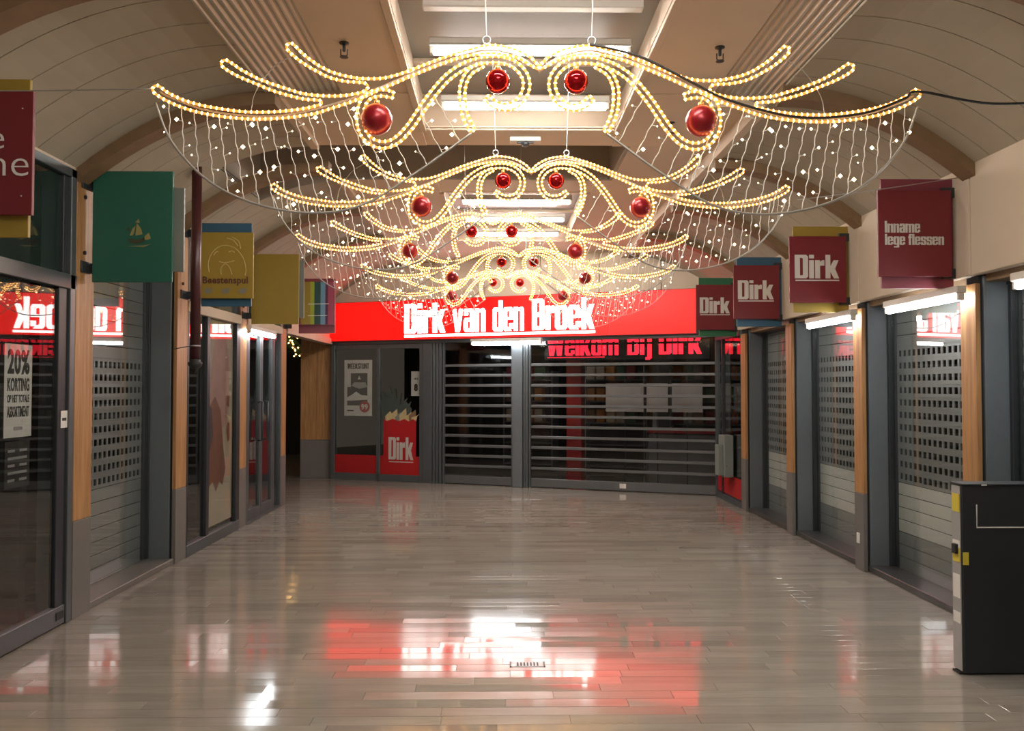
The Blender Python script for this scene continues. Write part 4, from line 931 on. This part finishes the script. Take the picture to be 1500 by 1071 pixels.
# ================================================================== SMALL THINGS
for lab, x, y in (('small dark sprinkler head on the cream ceiling, left of the near coffer', -.95, 4.96), ('small dark sprinkler head on the cream ceiling, right of the near coffer', 1.36, 4.99), ('small dark sprinkler head near the right end of the lit coffer', 1.36, 6.42)):
    t = thing('sprinkler_head', lab, 'sprinkler', (x, y, ZC), 0)
    MB().lathe([(.03, 0), (.03, -.006), (.010, -.012), (.010, -.05), (.006, -.055)], 12).build('pipe', FRAMED, t, smooth=False); MB().tube([(-.02, 0, -.04), (-.02, 0, -.075), (0, 0, -.085), (.02, 0, -.075), (.02, 0, -.04)], .004, 6).build('yoke', FRAMED, t)
    MB().lathe([(.0, -.084), (.026, -.086), (.026, -.09), (0, -.092)], 12).build('deflector', FRAMED, t)
t = thing('motion_sensor', 'dark motion sensor on a pale mount at the edge of the ceiling trough', 'sensor', (.215, 6.86, ZC), 0)
box_part('mount', HOUS, t, (-.13, .13, -.05, .05, -.035, 0), .006); MB().ball((0, -.02, -.055), .035, 14, 8, .7).build('dome', FRAMED, t, smooth=True); box_part('arm', FRAMED, t, (-.07, .07, -.03, -.01, -.052, -.035), .004)
t = thing('hanging_post', 'oxblood hanging post with a pointed finial beside the Beestenspul sign', 'post', (-2.515, 6.8, 0), 0)
MB().lathe([(.040, 1.825), (.040, 3.44)], 16).build('shaft', POLE, t, smooth=True); MB().lathe([(.040, 1.83), (.044, 1.825), (.044, 1.81), (.058, 1.80), (.053, 1.775), (.03, 1.755), (.012, 1.73), (.001, 1.705)], 16).build('finial', BLACK, t, smooth=True)
MB().lathe([(.042, 1.935), (.042, 1.945)], 16).build('band', ALU, t)
MB().tube([(-.42, .6, 1.94), (-.03, 0, 1.94)], .004, 6).build('stay_rod', FRAMED, t)
t = thing('display_panel', 'tall charcoal panel unit with white line trim standing by the right shutters', 'display', (2.58, 4.545, 0), R(0))
box_part('body', KIOSK, t, (0.0, .57, .012, .10, .012, 1.055), .006); box_part('front_board', KIOSK, t, (-.004, .575, 0, .012, .012, 1.05), .003); box_part('top_cap', KIOSK, t, (-.01, .58, -.01, .115, 1.05, 1.062), .003)
box_part('edge_strip', SHUT, t, (-.009, -.0045, .014, .098, .02, 1.045)); box_part('foot', BLACK, t, (-.02, .58, .02, .09, 0, .012))
YLAB = mat('yellow_label', (.62, .50, .05), .5, noise=.05)
for z0, z1, m_, nm, y1_ in ((.90, 1.0, YLAB, 'yellow_label', .09), (.70, .74, SHUTW, 'pale_label', .09), (.62, .70, YLAB, 'yellow_label', .012), (.42, .55, WHITEP, 'pale_label', .09), (.28, .34, WHITEP, 'pale_label', .09)):
    box_part(nm, m_, t, (-.013, -.0092, .016, .016 + (.07 if y1_ > .05 else .07), z0, z1))
box_part('yellow_label', YLAB, t, (-.004, .028, -.003, -.0005, .61, .68)); box_part('latch', BLACK, t, (-.03, -.009, .03, .07, .665, .72), .003)
wl_ = MB().tube([(.076, -.003, .945), (.076, -.003, .818), (.50, -.003, .818), (.50, -.003, .945)], .004, 6).build('white_line', WHITEP, t)
box_part('rivet', WHITEP, t, (.10, .13, -.012, -.0105, 1.051, 1.058))
t = thing('floor_vent', 'small slotted metal floor grate in the middle of the stone floor', 'grate', (.16, 4.765, 0), 0)
box_part('end_cap', FRAMED, t, (-.102, -.092, -.045, .045, .0005, .004)); box_part('end_cap', FRAMED, t, (.092, .102, -.045, .045, .0005, .004)); box_part('plate', ALU, t, (-.092, .092, -.04, .04, .0004, .0025))
for k in range(7): box_part('slot', BLACK, t, (-.06 + k * .019, -.051 + k * .019, -.03, .03, .0026, .0036))
# fir swag with lights seen down the side passage
t = thing('fir_garland', 'dark green fir swag with warm lights hanging in the dark side passage', 'garland', (-4.45, 16.6, 0), 0)
rg = random.Random(9); nd = MB(); bl = MB(); FIR = mat('fir_green', (.02, .07, .03), .8)
for k in range(900):
    f = rg.random(); x = -.9 + 1.8 * f; z = 2.62 - .28 * math.sin(f * math.pi * 2.0) ** 2 + rg.gauss(0, .10); y = rg.gauss(0, .06); a = rg.random() * 6.28; l = .07
    nd.add([(x, y, z), (x + l * math.cos(a), y + rg.uniform(-.03, .03), z + l * math.sin(a)), (x + .012, y, z + .012)], [(0, 1, 2)])
    if k % 9 == 0: bl.octa((x, y - .13, z), .018)
nd.build('needles', FIR, t, kind='stuff'); bl.build('light_bulbs', BULB, t, kind='stuff'); MB().tube([(-.9 + 1.8 * k / 12, 0, 2.62 - .28 * math.sin(k / 12 * math.pi * 2) ** 2) for k in range(13)] , .01, 5).build('branch', RIB, t)
MB().tube([(-.9, 0, 2.62), (-.9, 0, 3.2)], .004, 4).build('hanging_wire', TUBEM, t); MB().tube([(.9, 0, 2.62), (.9, 0, 3.2)], .004, 4).build('hanging_wire', TUBEM, t)
